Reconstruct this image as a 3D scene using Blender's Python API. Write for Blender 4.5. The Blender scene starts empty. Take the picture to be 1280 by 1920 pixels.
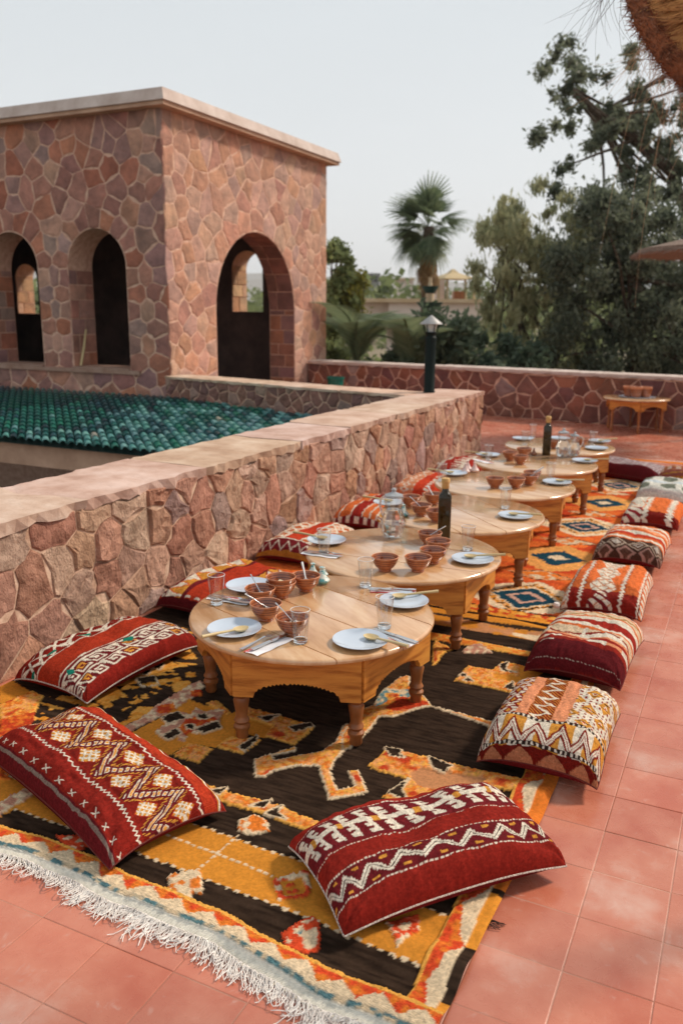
import bpy, math, random
import numpy as np
from mathutils import Vector, Matrix
R=math.radians; PI=math.pi
rnd=random.Random(11); rs=np.random.RandomState(5)
S=bpy.context.scene; COL=S.collection
# ------------------------------------------------------------------ camera
FPX,PITCH,YAW,ROLL,H=1576.3,.234844,.450219,.0082848,1.6
_F=np.array([-math.sin(YAW),math.cos(YAW),0]);_R=np.array([math.cos(YAW),math.sin(YAW),0]);_Z=np.array([0,0,1.])
_fw=_F*math.cos(PITCH)-_Z*math.sin(PITCH);_up=_F*math.sin(PITCH)+_Z*math.cos(PITCH)
_r=_R*math.cos(ROLL)+_up*math.sin(ROLL);_u=_up*math.cos(ROLL)-_R*math.sin(ROLL)
cam=bpy.data.cameras.new('camera');co=bpy.data.objects.new('camera',cam);COL.objects.link(co);S.camera=co
cam.sensor_fit='VERTICAL';cam.sensor_height=36;cam.sensor_width=24;cam.lens=FPX/1920*36
cam.clip_start=.05;cam.clip_end=20000
co.matrix_world=Matrix(((_r[0],_u[0],-_fw[0],0),(_r[1],_u[1],-_fw[1],0),(_r[2],_u[2],-_fw[2],H),(0,0,0,1)))
cam.dof.use_dof=True;cam.dof.focus_distance=2.75;cam.dof.aperture_fstop=3.1
# ------------------------------------------------------------------ sky, sun, exposure
SUN_AZ,SUN_EL=R(47),R(42)     # azimuth measured from +X towards +Y
w=bpy.data.worlds.new('World');S.world=w;w.use_nodes=True
nt=w.node_tree;nt.nodes.clear()
def wn(t,**k):
    n=nt.nodes.new(t)
    for a,b in k.items(): setattr(n,a,b)
    return n
sky=wn('ShaderNodeTexSky',sky_type='NISHITA',sun_disc=False,sun_elevation=SUN_EL,sun_rotation=PI/2-SUN_AZ,air_density=1.2,dust_density=4.0,ozone_density=1.0)
bg1=wn('ShaderNodeBackground');bg1.inputs[1].default_value=.05
nt.links.new(sky.outputs[0],bg1.inputs[0])
tcw=wn('ShaderNodeTexCoord');sxw=wn('ShaderNodeSeparateXYZ');rpw=wn('ShaderNodeValToRGB');nzw=wn('ShaderNodeTexNoise');mpw=wn('ShaderNodeMapping');mpw.inputs['Scale'].default_value=(1,1,4)
nt.links.new(tcw.outputs['Generated'],sxw.inputs[0]);nt.links.new(sxw.outputs[2],rpw.inputs[0])
rpw.color_ramp.elements[0].position=0;rpw.color_ramp.elements[0].color=(.86,.87,.88,1);rpw.color_ramp.elements[1].position=.55;rpw.color_ramp.elements[1].color=(.60,.665,.70,1)
nt.links.new(tcw.outputs['Generated'],mpw.inputs[0]);nt.links.new(mpw.outputs[0],nzw.inputs['Vector']);nzw.inputs['Scale'].default_value=1.6;nzw.inputs['Detail'].default_value=4
mrw=wn('ShaderNodeMapRange');mrw.inputs[3].default_value=.95;mrw.inputs[4].default_value=1.05;nt.links.new(nzw.outputs[0],mrw.inputs[0])
mmw=wn('ShaderNodeVectorMath',operation='SCALE');nt.links.new(rpw.outputs[0],mmw.inputs[0]);nt.links.new(mrw.outputs[0],mmw.inputs['Scale'])
bg2=wn('ShaderNodeBackground');bg2.inputs[0].default_value=(.71,.765,.79,1);bg2.inputs[1].default_value=1.06   # high thin overcast
mx=wn('ShaderNodeMixShader');mx.inputs[0].default_value=.85
nt.links.new(mmw.outputs[0],bg2.inputs[0])
out=wn('ShaderNodeOutputWorld')
nt.links.new(bg1.outputs[0],mx.inputs[1]);nt.links.new(bg2.outputs[0],mx.inputs[2]);nt.links.new(mx.outputs[0],out.inputs[0])
sl=bpy.data.lights.new('sun','SUN');sl.energy=3.5;sl.angle=R(8);sl.color=(1,.88,.74)
so=bpy.data.objects.new('sun',sl);COL.objects.link(so)
sd=Vector((math.cos(SUN_AZ)*math.cos(SUN_EL),math.sin(SUN_AZ)*math.cos(SUN_EL),math.sin(SUN_EL)))
so.rotation_euler=sd.to_track_quat('Z','Y').to_euler();so.location=sd*30
S.view_settings.view_transform='Standard';S.view_settings.look='None';S.view_settings.exposure=0.14;S.view_settings.gamma=1
S.view_settings.use_curve_mapping=False
S.cycles.max_bounces=9;S.cycles.transmission_bounces=9;S.cycles.transparent_max_bounces=12;S.cycles.diffuse_bounces=4;S.cycles.glossy_bounces=4
S.cycles.caustics_reflective=False;S.cycles.caustics_refractive=False;S.cycles.sample_clamp_indirect=6
S.cycles.use_denoising=True
# ------------------------------------------------------------------ placing helpers
def at(px,py,dist):
    "point seen at photo pixel px,py at a forward distance"
    d=_fw+(px-640)/FPX*_r-(py-960)/FPX*_u
    return np.array([0,0,H])+d*(dist/(d@_F))
def onz(px,py,z=0):
    d=_fw+(px-640)/FPX*_r-(py-960)/FPX*_u
    return np.array([0,0,H])+d*((z-H)/d[2])
def mpp(dist): return dist/FPX
# ------------------------------------------------------------------ object helpers
def link(name,data,parent=None,loc=(0,0,0),rot=(0,0,0),scale=None):
    o=bpy.data.objects.new(name,data);COL.objects.link(o)
    o.location=loc;o.rotation_euler=rot
    if scale is not None:o.scale=scale
    if parent is not None:o.parent=parent
    return o
def tag(o,label=None,cat=None,group=None,kind=None):
    if label:o['label']=label
    if cat:o['category']=cat
    if group:o['group']=group
    if kind:o['kind']=kind
    return o
def thing(name,label,cat,loc=(0,0,0),rotz=0,group=None):
    return tag(link(name,None,None,loc,(0,0,rotz)),label,cat,group)
def me(name,V,F,mat=None,smooth=False,cols=None):
    m=bpy.data.meshes.new(name)
    m.from_pydata([tuple(map(float,v)) for v in V],[],F);m.update()
    if mat is not None:m.materials.append(mat)
    if smooth:m.polygons.foreach_set('use_smooth',[True]*len(m.polygons))
    if cols is not None:setcols(m,cols)
    return m
def setcols(m,cols):
    a=m.color_attributes.new('Col','FLOAT_COLOR','POINT')
    c=np.ones((len(m.vertices),4),np.float32);c[:,:3]=cols
    a.data.foreach_set('color',c.ravel())
def quads(name,V,Q,mat,smooth=False,cols=None,n=4):
    "fast mesh from numpy: V (N,3), Q (M,n)"
    V=np.asarray(V,np.float32);Q=np.asarray(Q,np.int32)
    m=bpy.data.meshes.new(name);m.vertices.add(len(V));m.vertices.foreach_set('co',V.ravel())
    m.loops.add(Q.size);m.loops.foreach_set('vertex_index',Q.ravel())
    m.polygons.add(len(Q));m.polygons.foreach_set('loop_start',np.arange(0,Q.size,n,dtype=np.int32))
    m.polygons.foreach_set('loop_total',np.full(len(Q),n,np.int32))
    if smooth:m.polygons.foreach_set('use_smooth',np.ones(len(Q),bool))
    m.update(calc_edges=True);m.materials.append(mat)
    if cols is not None:setcols(m,cols)
    return m
def gridmesh(name,V,nu,nv,mat,cols=None,smooth=True):
    i,j=np.meshgrid(np.arange(nu-1),np.arange(nv-1),indexing='ij');a=(i*nv+j).ravel()
    return quads(name,V,np.c_[a,a+nv,a+nv+1,a+1],mat,smooth,cols)
class MB:
    "collects simple shapes into one mesh"
    def __init__(s):s.v=[];s.f=[]
    def add(s,V,F):
        k=len(s.v);s.v+=[tuple(v) for v in V];s.f+=[tuple(i+k for i in f) for f in F]
    def box(s,a,b,bev=0):
        x0,y0,z0=a;x1,y1,z1=b
        s.add([(x0,y0,z0),(x1,y0,z0),(x1,y1,z0),(x0,y1,z0),(x0,y0,z1),(x1,y0,z1),(x1,y1,z1),(x0,y1,z1)],
              [(0,3,2,1),(4,5,6,7),(0,1,5,4),(1,2,6,5),(2,3,7,6),(3,0,4,7)])
    def lathe(s,prof,n=24,c=(0,0,0),cap0=True,cap1=True):
        V=[];F=[]
        for r,z in prof:
            for k in range(n):
                a=2*PI*k/n;V.append((c[0]+r*math.cos(a),c[1]+r*math.sin(a),c[2]+z))
        for i in range(len(prof)-1):
            for k in range(n):
                a=i*n+k;b=i*n+(k+1)%n;F.append((a,b,b+n,a+n))
        if cap0:F.append(tuple(range(n-1,-1,-1)))
        if cap1:F.append(tuple(range((len(prof)-1)*n,len(prof)*n)))
        s.add(V,F)
    def tube(s,pts,rad,n=6):
        pts=[np.array(p,float) for p in pts];rad=rad if hasattr(rad,'__len__') else [rad]*len(pts)
        V=[];F=[];up=None
        for i,p in enumerate(pts):
            d=pts[min(i+1,len(pts)-1)]-pts[max(i-1,0)];d=d/(np.linalg.norm(d)+1e-9)
            if up is None:up=np.array([0,0,1.]) if abs(d[2])<.9 else np.array([1.,0,0])
            x=np.cross(up,d);x/=np.linalg.norm(x)+1e-9;y=np.cross(d,x);up=y
            for k in range(n):
                a=2*PI*k/n;V.append(p+rad[i]*(x*math.cos(a)+y*math.sin(a)))
        for i in range(len(pts)-1):
            for k in range(n):
                a=i*n+k;b=i*n+(k+1)%n;F.append((a,b,b+n,a+n))
        F.append(tuple(range(n-1,-1,-1)));F.append(tuple(range((len(pts)-1)*n,len(pts)*n)))
        s.add(V,F)
    def prism(s,poly,z0,z1):
        n=len(poly);V=[(x,y,z0) for x,y in poly]+[(x,y,z1) for x,y in poly]
        F=[tuple(range(n-1,-1,-1)),tuple(range(n,2*n))]+[(i,(i+1)%n,(i+1)%n+n,i+n) for i in range(n)]
        s.add(V,F)
    def mesh(s,name,mat,smooth=False):
        m=me(name,s.v,s.f,mat,False)
        if smooth:
            m.polygons.foreach_set('use_smooth',[True]*len(m.polygons))
            m.set_sharp_from_angle(angle=R(38))
        return m
    def obj(s,name,mat,parent=None,loc=(0,0,0),rot=(0,0,0),smooth=False):
        return link(name,s.mesh(name,mat,smooth),parent,loc,rot)
# ------------------------------------------------------------------ materials
def pmat(name,c1,c2=None,rough=.7,scale=6,detail=6,bump=0,bscale=None,spec=.4,metal=0,stretch=None,objcol=False,vcol=False,c3=None,ramp=(.35,.65),coat=0,sheen=0,rvar=0,bdist=.01,distort=0,world=False):
    m=bpy.data.materials.new(name);m.use_nodes=True;t=m.node_tree;N=t.nodes;Lk=t.links
    b=N['Principled BSDF'];b.inputs['Roughness'].default_value=rough;b.inputs['Specular IOR Level'].default_value=spec;b.inputs['Metallic'].default_value=metal
    b.inputs['Coat Weight'].default_value=coat;b.inputs['Sheen Weight'].default_value=sheen
    tc=N.new('ShaderNodeTexCoord');mp=N.new('ShaderNodeMapping');Lk.new(tc.outputs['Object'],mp.inputs[0])
    if stretch:mp.inputs['Scale'].default_value=stretch
    src=mp.outputs[0]
    if world:
        ge=N.new('ShaderNodeNewGeometry');Lk.new(ge.outputs['Position'],mp.inputs[0])
        if objcol:oi=N.new('ShaderNodeObjectInfo')
    elif objcol or rvar or stretch:
        oi=N.new('ShaderNodeObjectInfo');ad=N.new('ShaderNodeVectorMath');ad.operation='ADD';sc=N.new('ShaderNodeMath');sc.operation='MULTIPLY';sc.inputs[1].default_value=37.
        Lk.new(oi.outputs['Random'],sc.inputs[0]);Lk.new(mp.outputs[0],ad.inputs[0]);Lk.new(sc.outputs[0],ad.inputs[1]);src=ad.outputs[0]
    nz=N.new('ShaderNodeTexNoise');nz.inputs['Scale'].default_value=scale;nz.inputs['Detail'].default_value=detail;nz.inputs['Roughness'].default_value=.62;nz.inputs['Distortion'].default_value=distort
    Lk.new(src,nz.inputs['Vector'])
    rp=N.new('ShaderNodeValToRGB');rp.color_ramp.elements[0].position=ramp[0];rp.color_ramp.elements[1].position=ramp[1]
    Lk.new(nz.outputs[0],rp.inputs[0])
    c2=c2 or c1
    rp.color_ramp.elements[0].color=(*c1,1);rp.color_ramp.elements[1].color=(*c2,1)
    if c3:
        e=rp.color_ramp.elements.new((ramp[0]+ramp[1])/2);e.color=(*c3,1)
    col=rp.outputs[0]
    if objcol or vcol:
        mm=N.new('ShaderNodeMix');mm.data_type='RGBA';mm.blend_type='MULTIPLY';mm.inputs[0].default_value=1
        if objcol:Lk.new(oi.outputs['Color'],mm.inputs[6])
        else:
            va=N.new('ShaderNodeAttribute');va.attribute_name='Col';Lk.new(va.outputs[0],mm.inputs[6])
        Lk.new(col,mm.inputs[7]);col=mm.outputs[2]
    Lk.new(col,b.inputs['Base Color'])
    if bump:
        n2=N.new('ShaderNodeTexNoise');n2.inputs['Scale'].default_value=bscale or scale*4;n2.inputs['Detail'].default_value=8;n2.inputs['Roughness'].default_value=.65
        Lk.new(src,n2.inputs['Vector'])
        bp=N.new('ShaderNodeBump');bp.inputs['Strength'].default_value=bump;bp.inputs['Distance'].default_value=bdist
        Lk.new(n2.outputs[0],bp.inputs['Height']);Lk.new(bp.outputs[0],b.inputs['Normal'])
    return m
def cloth(name,ribs=(0,1,0),rscale=350,rough=.95,bump=.5,var=(.72,1.2),bd=.0015,nscale=60):
    m=pmat(name,(var[0],)*3,(var[1],)*3,rough,nscale,5,vcol=True,spec=.05,sheen=0)
    t=m.node_tree;N=t.nodes;Lk=t.links;b=N['Principled BSDF']
    tc=N.new('ShaderNodeTexCoord');wv=N.new('ShaderNodeTexWave');wv.wave_type='BANDS';wv.bands_direction='Y' if ribs[1] else 'X'
    wv.inputs['Scale'].default_value=rscale/6.28;wv.inputs['Distortion'].default_value=1.2;wv.inputs['Detail'].default_value=2;wv.inputs['Detail Scale'].default_value=1.5
    Lk.new(tc.outputs['Object'],wv.inputs['Vector'])
    nz=N.new('ShaderNodeTexNoise');nz.inputs['Scale'].default_value=420;nz.inputs['Detail'].default_value=3;Lk.new(tc.outputs['Object'],nz.inputs['Vector'])
    ad=N.new('ShaderNodeMath');ad.operation='ADD';Lk.new(wv.outputs[1],ad.inputs[0]);Lk.new(nz.outputs[0],ad.inputs[1])
    bp=N.new('ShaderNodeBump');bp.inputs['Strength'].default_value=bump;bp.inputs['Distance'].default_value=bd
    Lk.new(ad.outputs[0],bp.inputs['Height']);Lk.new(bp.outputs[0],b.inputs['Normal'])
    return m
def glassy(name,tint=(1,1,1),rough=0,mode='thin'):
    m=bpy.data.materials.new(name);m.use_nodes=True;t=m.node_tree;N=t.nodes;Lk=t.links
    if mode=='solid':
        b=N['Principled BSDF'];b.inputs['Base Color'].default_value=(*tint,1);b.inputs['Transmission Weight'].default_value=1;b.inputs['Roughness'].default_value=rough;b.inputs['IOR'].default_value=1.45
        return m
    N.clear();o=N.new('ShaderNodeOutputMaterial');tr=N.new('ShaderNodeBsdfTransparent');tr.inputs[0].default_value=(*tint,1)
    gl=N.new('ShaderNodeBsdfGlossy');gl.inputs['Roughness'].default_value=.02
    fr=N.new('ShaderNodeLayerWeight');fr.inputs[0].default_value=.5;mx=N.new('ShaderNodeMixShader')
    pw=N.new('ShaderNodeMath');pw.operation='POWER';pw.inputs[1].default_value=4.;ml=N.new('ShaderNodeMath');ml.operation='MULTIPLY_ADD';ml.inputs[1].default_value=.75;ml.inputs[2].default_value=.08
    Lk.new(fr.outputs['Facing'],pw.inputs[0]);Lk.new(pw.outputs[0],ml.inputs[0]);Lk.new(ml.outputs[0],mx.inputs[0])
    Lk.new(tr.outputs[0],mx.inputs[1]);Lk.new(gl.outputs[0],mx.inputs[2]);Lk.new(mx.outputs[0],o.inputs[0]);return m
def leafmat(name,c,c2,trans=.35):
    m=bpy.data.materials.new(name);m.use_nodes=True;t=m.node_tree;N=t.nodes;Lk=t.links;N.clear()
    o=N.new('ShaderNodeOutputMaterial');va=N.new('ShaderNodeAttribute');va.attribute_name='Col'
    mm=N.new('ShaderNodeMix');mm.data_type='RGBA';Lk.new(va.outputs['Fac'],mm.inputs[0]);mm.inputs[6].default_value=(*c,1);mm.inputs[7].default_value=(*c2,1)
    d=N.new('ShaderNodeBsdfPrincipled');d.inputs['Roughness'].default_value=.55;d.inputs['Specular IOR Level'].default_value=.3
    tl=N.new('ShaderNodeBsdfTranslucent');mx=N.new('ShaderNodeMixShader');mx.inputs[0].default_value=trans
    Lk.new(mm.outputs[2],d.inputs['Base Color']);Lk.new(mm.outputs[2],tl.inputs[0]);Lk.new(d.outputs[0],mx.inputs[1]);Lk.new(tl.outputs[0],mx.inputs[2]);Lk.new(mx.outputs[0],o.inputs[0]);return m
M={}
M['tile']=pmat('floor_tile_cement',(.44,.115,.066),(.62,.37,.29),.27,3.1,9,objcol=True,c3=(.53,.19,.12),ramp=(.34,.74),bump=.12,bscale=40,spec=.6,bdist=.002,world=True)
_t=M['tile'].node_tree;_N=_t.nodes;_ge=_N.new('ShaderNodeNewGeometry');_n=_N.new('ShaderNodeTexNoise');_n.inputs['Scale'].default_value=11;_n.inputs['Detail'].default_value=9;_n.inputs['Roughness'].default_value=.7;_n.inputs['Distortion'].default_value=1.2
_t.links.new(_ge.outputs['Position'],_n.inputs['Vector']);_rp=_N.new('ShaderNodeValToRGB');_rp.color_ramp.elements[0].position=.60;_rp.color_ramp.elements[0].color=(0,0,0,1);_rp.color_ramp.elements[1].position=.78;_rp.color_ramp.elements[1].color=(.55,.55,.55,1);_t.links.new(_n.outputs[0],_rp.inputs[0])
_m=_N.new('ShaderNodeMix');_m.data_type='RGBA';_m.inputs[7].default_value=(.62,.46,.40,1);_b=_N['Principled BSDF'];_l=_b.inputs['Base Color'].links[0].from_socket;_t.links.new(_rp.outputs[0],_m.inputs[0]);_t.links.new(_l,_m.inputs[6]);_t.links.new(_m.outputs[2],_b.inputs['Base Color'])
_n2=_N.new('ShaderNodeMapRange');_n2.inputs[1].default_value=.3;_n2.inputs[2].default_value=.7;_n2.inputs[3].default_value=.17;_n2.inputs[4].default_value=.42;_t.links.new(_n.outputs[0],_n2.inputs[0]);_t.links.new(_n2.outputs[0],_b.inputs['Roughness'])
M['grout']=pmat('grout',(.34,.14,.095),(.55,.31,.23),.9,3,5)
M['stone']=pmat('rubble_stone',(.66,.61,.57),(1.30,1.28,1.25),.9,7,10,objcol=True,bump=1.0,bscale=16,spec=.2,bdist=.05,stretch=(1.25,1.25,.8),distort=.3)
M['stone_flat']=pmat('faced_stone',(.72,.72,.72),(1.2,1.15,1.1),.88,5,7,objcol=True,bump=.7,bscale=16,spec=.25,bdist=.03)
M['mortar']=pmat('sandy_mortar',(.46,.28,.19),(.70,.49,.36),.95,14,6,bump=.6,bscale=50,spec=.1)
M['mortar_pink']=pmat('pink_mortar',(.50,.29,.21),(.68,.45,.34),.95,14,6,bump=.5,bscale=40,spec=.1)
M['coping']=pmat('coping_plaster',(.44,.28,.21),(.64,.48,.40),.9,4,9,c3=(.55,.38,.30),bump=.5,bscale=30,spec=.15,objcol=True)
M['concrete']=pmat('pale_concrete',(.46,.36,.31),(.62,.52,.47),.9,3,7,bump=.3,bscale=20,spec=.15)
M['beam']=pmat('plaster_beam',(.42,.26,.18),(.58,.38,.27),.92,3,7,bump=.2,spec=.1)
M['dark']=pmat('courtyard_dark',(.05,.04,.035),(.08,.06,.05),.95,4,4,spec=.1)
M['glaze']=pmat('green_glazed_tile',(.45,.6,.6),(1.2,1.15,1.1),.36,14,5,objcol=True,spec=.45)
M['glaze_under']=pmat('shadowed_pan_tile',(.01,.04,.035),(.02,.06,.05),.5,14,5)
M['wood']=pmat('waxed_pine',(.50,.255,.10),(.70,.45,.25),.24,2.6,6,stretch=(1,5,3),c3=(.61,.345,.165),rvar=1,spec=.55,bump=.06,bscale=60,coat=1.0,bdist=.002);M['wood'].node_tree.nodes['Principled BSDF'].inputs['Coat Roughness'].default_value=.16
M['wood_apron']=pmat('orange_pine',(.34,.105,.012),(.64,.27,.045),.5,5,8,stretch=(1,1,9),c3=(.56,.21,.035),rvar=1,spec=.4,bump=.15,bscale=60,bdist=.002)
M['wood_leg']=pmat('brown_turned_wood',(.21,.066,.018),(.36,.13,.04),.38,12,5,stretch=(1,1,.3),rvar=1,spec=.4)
M['plate']=pmat('blue_white_porcelain',(.47,.53,.62),(.51,.57,.66),.12,2,2,spec=.5,coat=.3)
M['steel']=pmat('cutlery_steel',(.62,.62,.62),(.7,.7,.7),.18,3,2,metal=1)
M['spoonwood']=pmat('lemonwood_spoon',(.50,.37,.17),(.64,.50,.28),.45,20,4,stretch=(.3,3,3))
M['napkin']=pmat('white_linen',(.74,.70,.72),(.82,.79,.80),.95,200,3,bump=.3,bscale=500,bdist=.001)
M['napkin_red']=pmat('red_napkin_hem',(.5,.06,.07),(.6,.09,.09),.95,100,3)
M['glass']=glassy('thin_drinking_glass',(.97,.97,.965))
M['glass_solid']=glassy('solid_glass',(.97,.98,.98),mode='solid')
M['bottle']=pmat('dark_olive_bottle',(.02,.014,.003),(.040,.022,.005),.12,6,2,spec=.4,coat=.15)
M['cork']=pmat('cork',(.45,.25,.08),(.58,.36,.14),.7,30,3)
M['iron']=pmat('dark_green_iron',(.006,.013,.012),(.008,.013,.012),.5,20,3,spec=.1)
M['lampcap']=pmat('grey_metal_hood',(.30,.29,.28),(.40,.39,.38),.45,9,4,spec=.5)
M['frost']=pmat('frosted_lamp_glass',(.45,.5,.5),(.55,.6,.6),.3,9,2)
M['bark']=pmat('bark',(.05,.035,.025),(.12,.085,.06),.95,12,5,bump=.5)
M['straw']=pmat('straw',(.28,.1,.025),(.56,.26,.08),.8,30,4)
M['straw_rim']=pmat('reddish_rim_straw',(.12,.035,.012),(.30,.09,.03),.85,40,4)
M['thatch_grey']=pmat('weathered_thatch',(.13,.085,.06),(.24,.16,.12),.9,30,4)
M['straw_pale']=pmat('pale_straw',(.42,.27,.14),(.6,.42,.26),.85,30,4)
M['straw_dark']=pmat('dark_twig',(.05,.03,.025),(.12,.07,.05),.9,30,3)
M['fringe']=pmat('white_wool_fringe',(.62,.56,.52),(.80,.75,.70),.95,30,3,spec=.1)
M['render_cream']=pmat('cream_render',(.62,.52,.46),(.70,.6,.54),.92,2,5)
M['render_tan']=pmat('tan_render',(.5,.36,.22),(.6,.45,.3),.92,2,5)
M['thatch']=pmat('yellow_thatch',(.42,.32,.18),(.52,.40,.24),.9,9,5)
M['dullwin']=pmat('dark_window',(.03,.03,.03),(.05,.045,.04),.3,3,2)
M['earth']=pmat('dry_ground',(.16,.13,.08),(.26,.2,.13),.97,.02,6)
M['hill']=pmat('far_hill',(.16,.14,.12),(.22,.19,.16),1,.002,6)
M['plastic_green']=pmat('green_plastic',(.0,.09,.065),(.0,.12,.085),.35,4,2)
STONES_SAND=[(.48,.28,.20),(.52,.32,.23),(.44,.24,.165),(.40,.20,.14),(.48,.31,.24),(.52,.28,.19),(.43,.21,.15),(.40,.27,.23),(.54,.37,.28),(.49,.27,.19)]
STONES_TOWER=[(.37,.175,.13),(.42,.205,.15),(.34,.165,.135),(.31,.175,.16),(.43,.18,.115),(.44,.25,.19),(.33,.185,.16),(.36,.14,.09),(.35,.23,.20),(.31,.15,.12)]
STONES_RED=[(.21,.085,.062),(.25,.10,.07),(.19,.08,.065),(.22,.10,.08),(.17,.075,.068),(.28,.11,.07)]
def jit(c,a=.12):
    k=1+rnd.uniform(-a,a);return (c[0]*k,c[1]*k*(1+rnd.uniform(-.05,.05)),c[2]*k*(1+rnd.uniform(-.05,.05)),1)
# ================================================================== STRUCTURE
def clip(poly,nx,ny,c):
    "keep the side nx*x+ny*y<=c"
    o=[];n=len(poly)
    for i in range(n):
        p=poly[i];q=poly[(i+1)%n];a=nx*p[0]+ny*p[1]-c;b=nx*q[0]+ny*q[1]-c
        if a<=0:o.append(p)
        if (a<0<b) or (b<0<a):
            t=a/(a-b);o.append((p[0]+t*(q[0]-p[0]),p[1]+t*(q[1]-p[1])))
    return o
def voronoi(seeds,box,keep=None):
    P=np.array(seeds);out=[]
    for i,p in enumerate(P):
        if keep is not None and not keep[i]:continue
        d=((P-p)**2).sum(1);idx=np.argsort(d)[1:26]
        poly=[(box[0],box[1]),(box[2],box[1]),(box[2],box[3]),(box[0],box[3])]
        for j in idx:
            q=P[j];n=q-p;c=(q@q-p@p)/2
            poly=clip(poly,n[0],n[1],c)
            if len(poly)<3:break
        if len(poly)>=3:out.append(poly)
    return out
def area_c(poly):
    A=cx=cy=0
    for i in range(len(poly)):
        x0,y0=poly[i];x1,y1=poly[(i+1)%len(poly)];k=x0*y1-x1*y0;A+=k;cx+=(x0+x1)*k;cy+=(y0+y1)*k
    A/=2
    return (abs(A),cx/(6*A),cy/(6*A)) if abs(A)>1e-9 else (0,0,0)
def stone(poly,gap,depth,frame,mat,parent,pal,name='stone',rough=.3,jag=.02,extra=True,flat=.07):
    """one stone: outline poly in wall coords (u,v); frame(u,v,d)->world; proud of the mortar by depth"""
    A,cx,cy=area_c(poly)
    if A<.0009:return None
    rr=math.sqrt(A);gap=min(gap,.12*rr)
    # subdivide long edges, jitter
    pts=[]
    n=len(poly)
    for i in range(n):
        p=poly[i];q=poly[(i+1)%n];L=math.hypot(q[0]-p[0],q[1]-p[1])
        if L<.02*1:continue
        pts.append(p)
        k=2 if L>.10 else 1
        if extra and L>.3:k=3
        for j in range(1,k):
            t=j/k;pts.append((p[0]+t*(q[0]-p[0])+rnd.uniform(-jag,jag)*rr/.25,p[1]+t*(q[1]-p[1])+rnd.uniform(-jag,jag)*rr/.25))
    if len(pts)<3:return None
    m=len(pts);V=[];F=[]
    tilt=(rnd.uniform(-1,1),rnd.uniform(-1,1))
    for ring,(ins,d) in enumerate(((gap*.4,-.006),(gap*1.2,depth*.4),(gap+flat*rr+.004,depth*.95),(.45*rr,depth*1.15))):
        for x,y in pts:
            dx,dy=cx-x,cy-y;L=math.hypot(dx,dy)+1e-6;k=min(ins/L,.7)
            if ring==3:k=.5
            u=x+dx*k;v=y+dy*k
            dd=d
            if ring>=2:dd=d+rnd.uniform(-1,1)*depth*rough+ (tilt[0]*(u-cx)+tilt[1]*(v-cy))/rr*depth*rough*1.2
            elif ring==1: dd=d*(1+rnd.uniform(-.3,.3))
            V.append((u,v,dd))
    V.append((cx,cy,depth*(1.1+rnd.uniform(-rough,rough))))
    for r_ in range(3):
        for i in range(m):
            a=r_*m+i;b=r_*m+(i+1)%m;F.append((a,b,b+m,a+m))
    for i in range(m):F.append((3*m+i,3*m+(i+1)%m,4*m))
    o0=np.array(frame(cx,cy,0));W=[np.array(frame(*v))-o0 for v in V]
    ob=link(name,me(name,W,F,mat,False),parent,tuple(o0))
    ob.color=jit(rnd.choice(pal));return ob
def seeds_fill(box,size,seeds,avoid=None,aspect=1.0,tries=4000,rng=rnd):
    "poisson-like fill"
    out=list(seeds);pts=np.array(out) if out else np.zeros((0,2));new=[]
    for _ in range(tries):
        x=rng.uniform(box[0],box[2]);y=rng.uniform(box[1],box[3]);s=size*rng.choice((.55,.7,.85,1,1.2,1.6))
        if avoid and avoid(x,y):continue
        ok=True
        for q in out:
            if abs(q[0]-x)<s*aspect and math.hypot((q[0]-x)/aspect,q[1]-y)<s:ok=False;break
        if ok:out.append((x,y));new.append((x,y))
    return out
# ---- terrace floor: joints recessed between cement tiles
terr=tag(link('terrace_floor',None),kind='structure')
b=MB();b.box((-3.2,-5,-.25),(9,14.0,-.0014));b.box((-7.0,9.0,-.25),(-3.2,14.2,-.0014))
terr_base=b.mesh('terrace_floor',M['grout']);terr.name='tmp_empty'
bpy.data.objects.remove(terr);terr=tag(link('terrace_floor',terr_base),kind='structure')
TP=.2165
def tile_mesh():
    h=TP/2-.0011;b=.0022
    V=[(-h,-h,-.008),(h,-h,-.008),(h,h,-.008),(-h,h,-.008),(-h,-h,-.0009),(h,-h,-.0009),(h,h,-.0009),(-h,h,-.0009),(-h+b,-h+b,0),(h-b,-h+b,0),(h-b,h-b,0),(-h+b,h-b,0)]
    return V,[(8,9,10,11),(0,1,5,4),(1,2,6,5),(2,3,7,6),(3,0,4,7),(4,5,9,8),(5,6,10,9),(6,7,11,10),(7,4,8,11)]
tv,tf=tile_mesh();tm=me('tile',tv,tf,M['tile'])
cells=[]
for i in range(-32,40):
    for j in range(-25,62):
        x=-.0525+(i+.5)*TP;y=1.195+(j+.5)*TP
        if x<-2.8 and y<9.1:continue
        if x<-7.0 or x>8.7 or y>13.7 or y<-4.8:continue
        d=np.array([x,y,0])-np.array([0,0,H]);z=d@_fw
        vis=False
        if z>.4:
            px=640+FPX*(d@_r)/z;py=960-FPX*(d@_u)/z
            vis=-60<px<1340 and py<2000
            if -2.75<x<-.55 and 1.75<y<8.5:vis=False
        cells.append((0 if vis else 1,z if z>0 else 99,x,y))
cells.sort()
TC=[(1,1,1),(1.02,.99,.97),(.98,.97,.97),(1.02,1.03,1.03),(1,1.03,1.05),(1.02,.97,.93)]
V=[];F=[]
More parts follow.
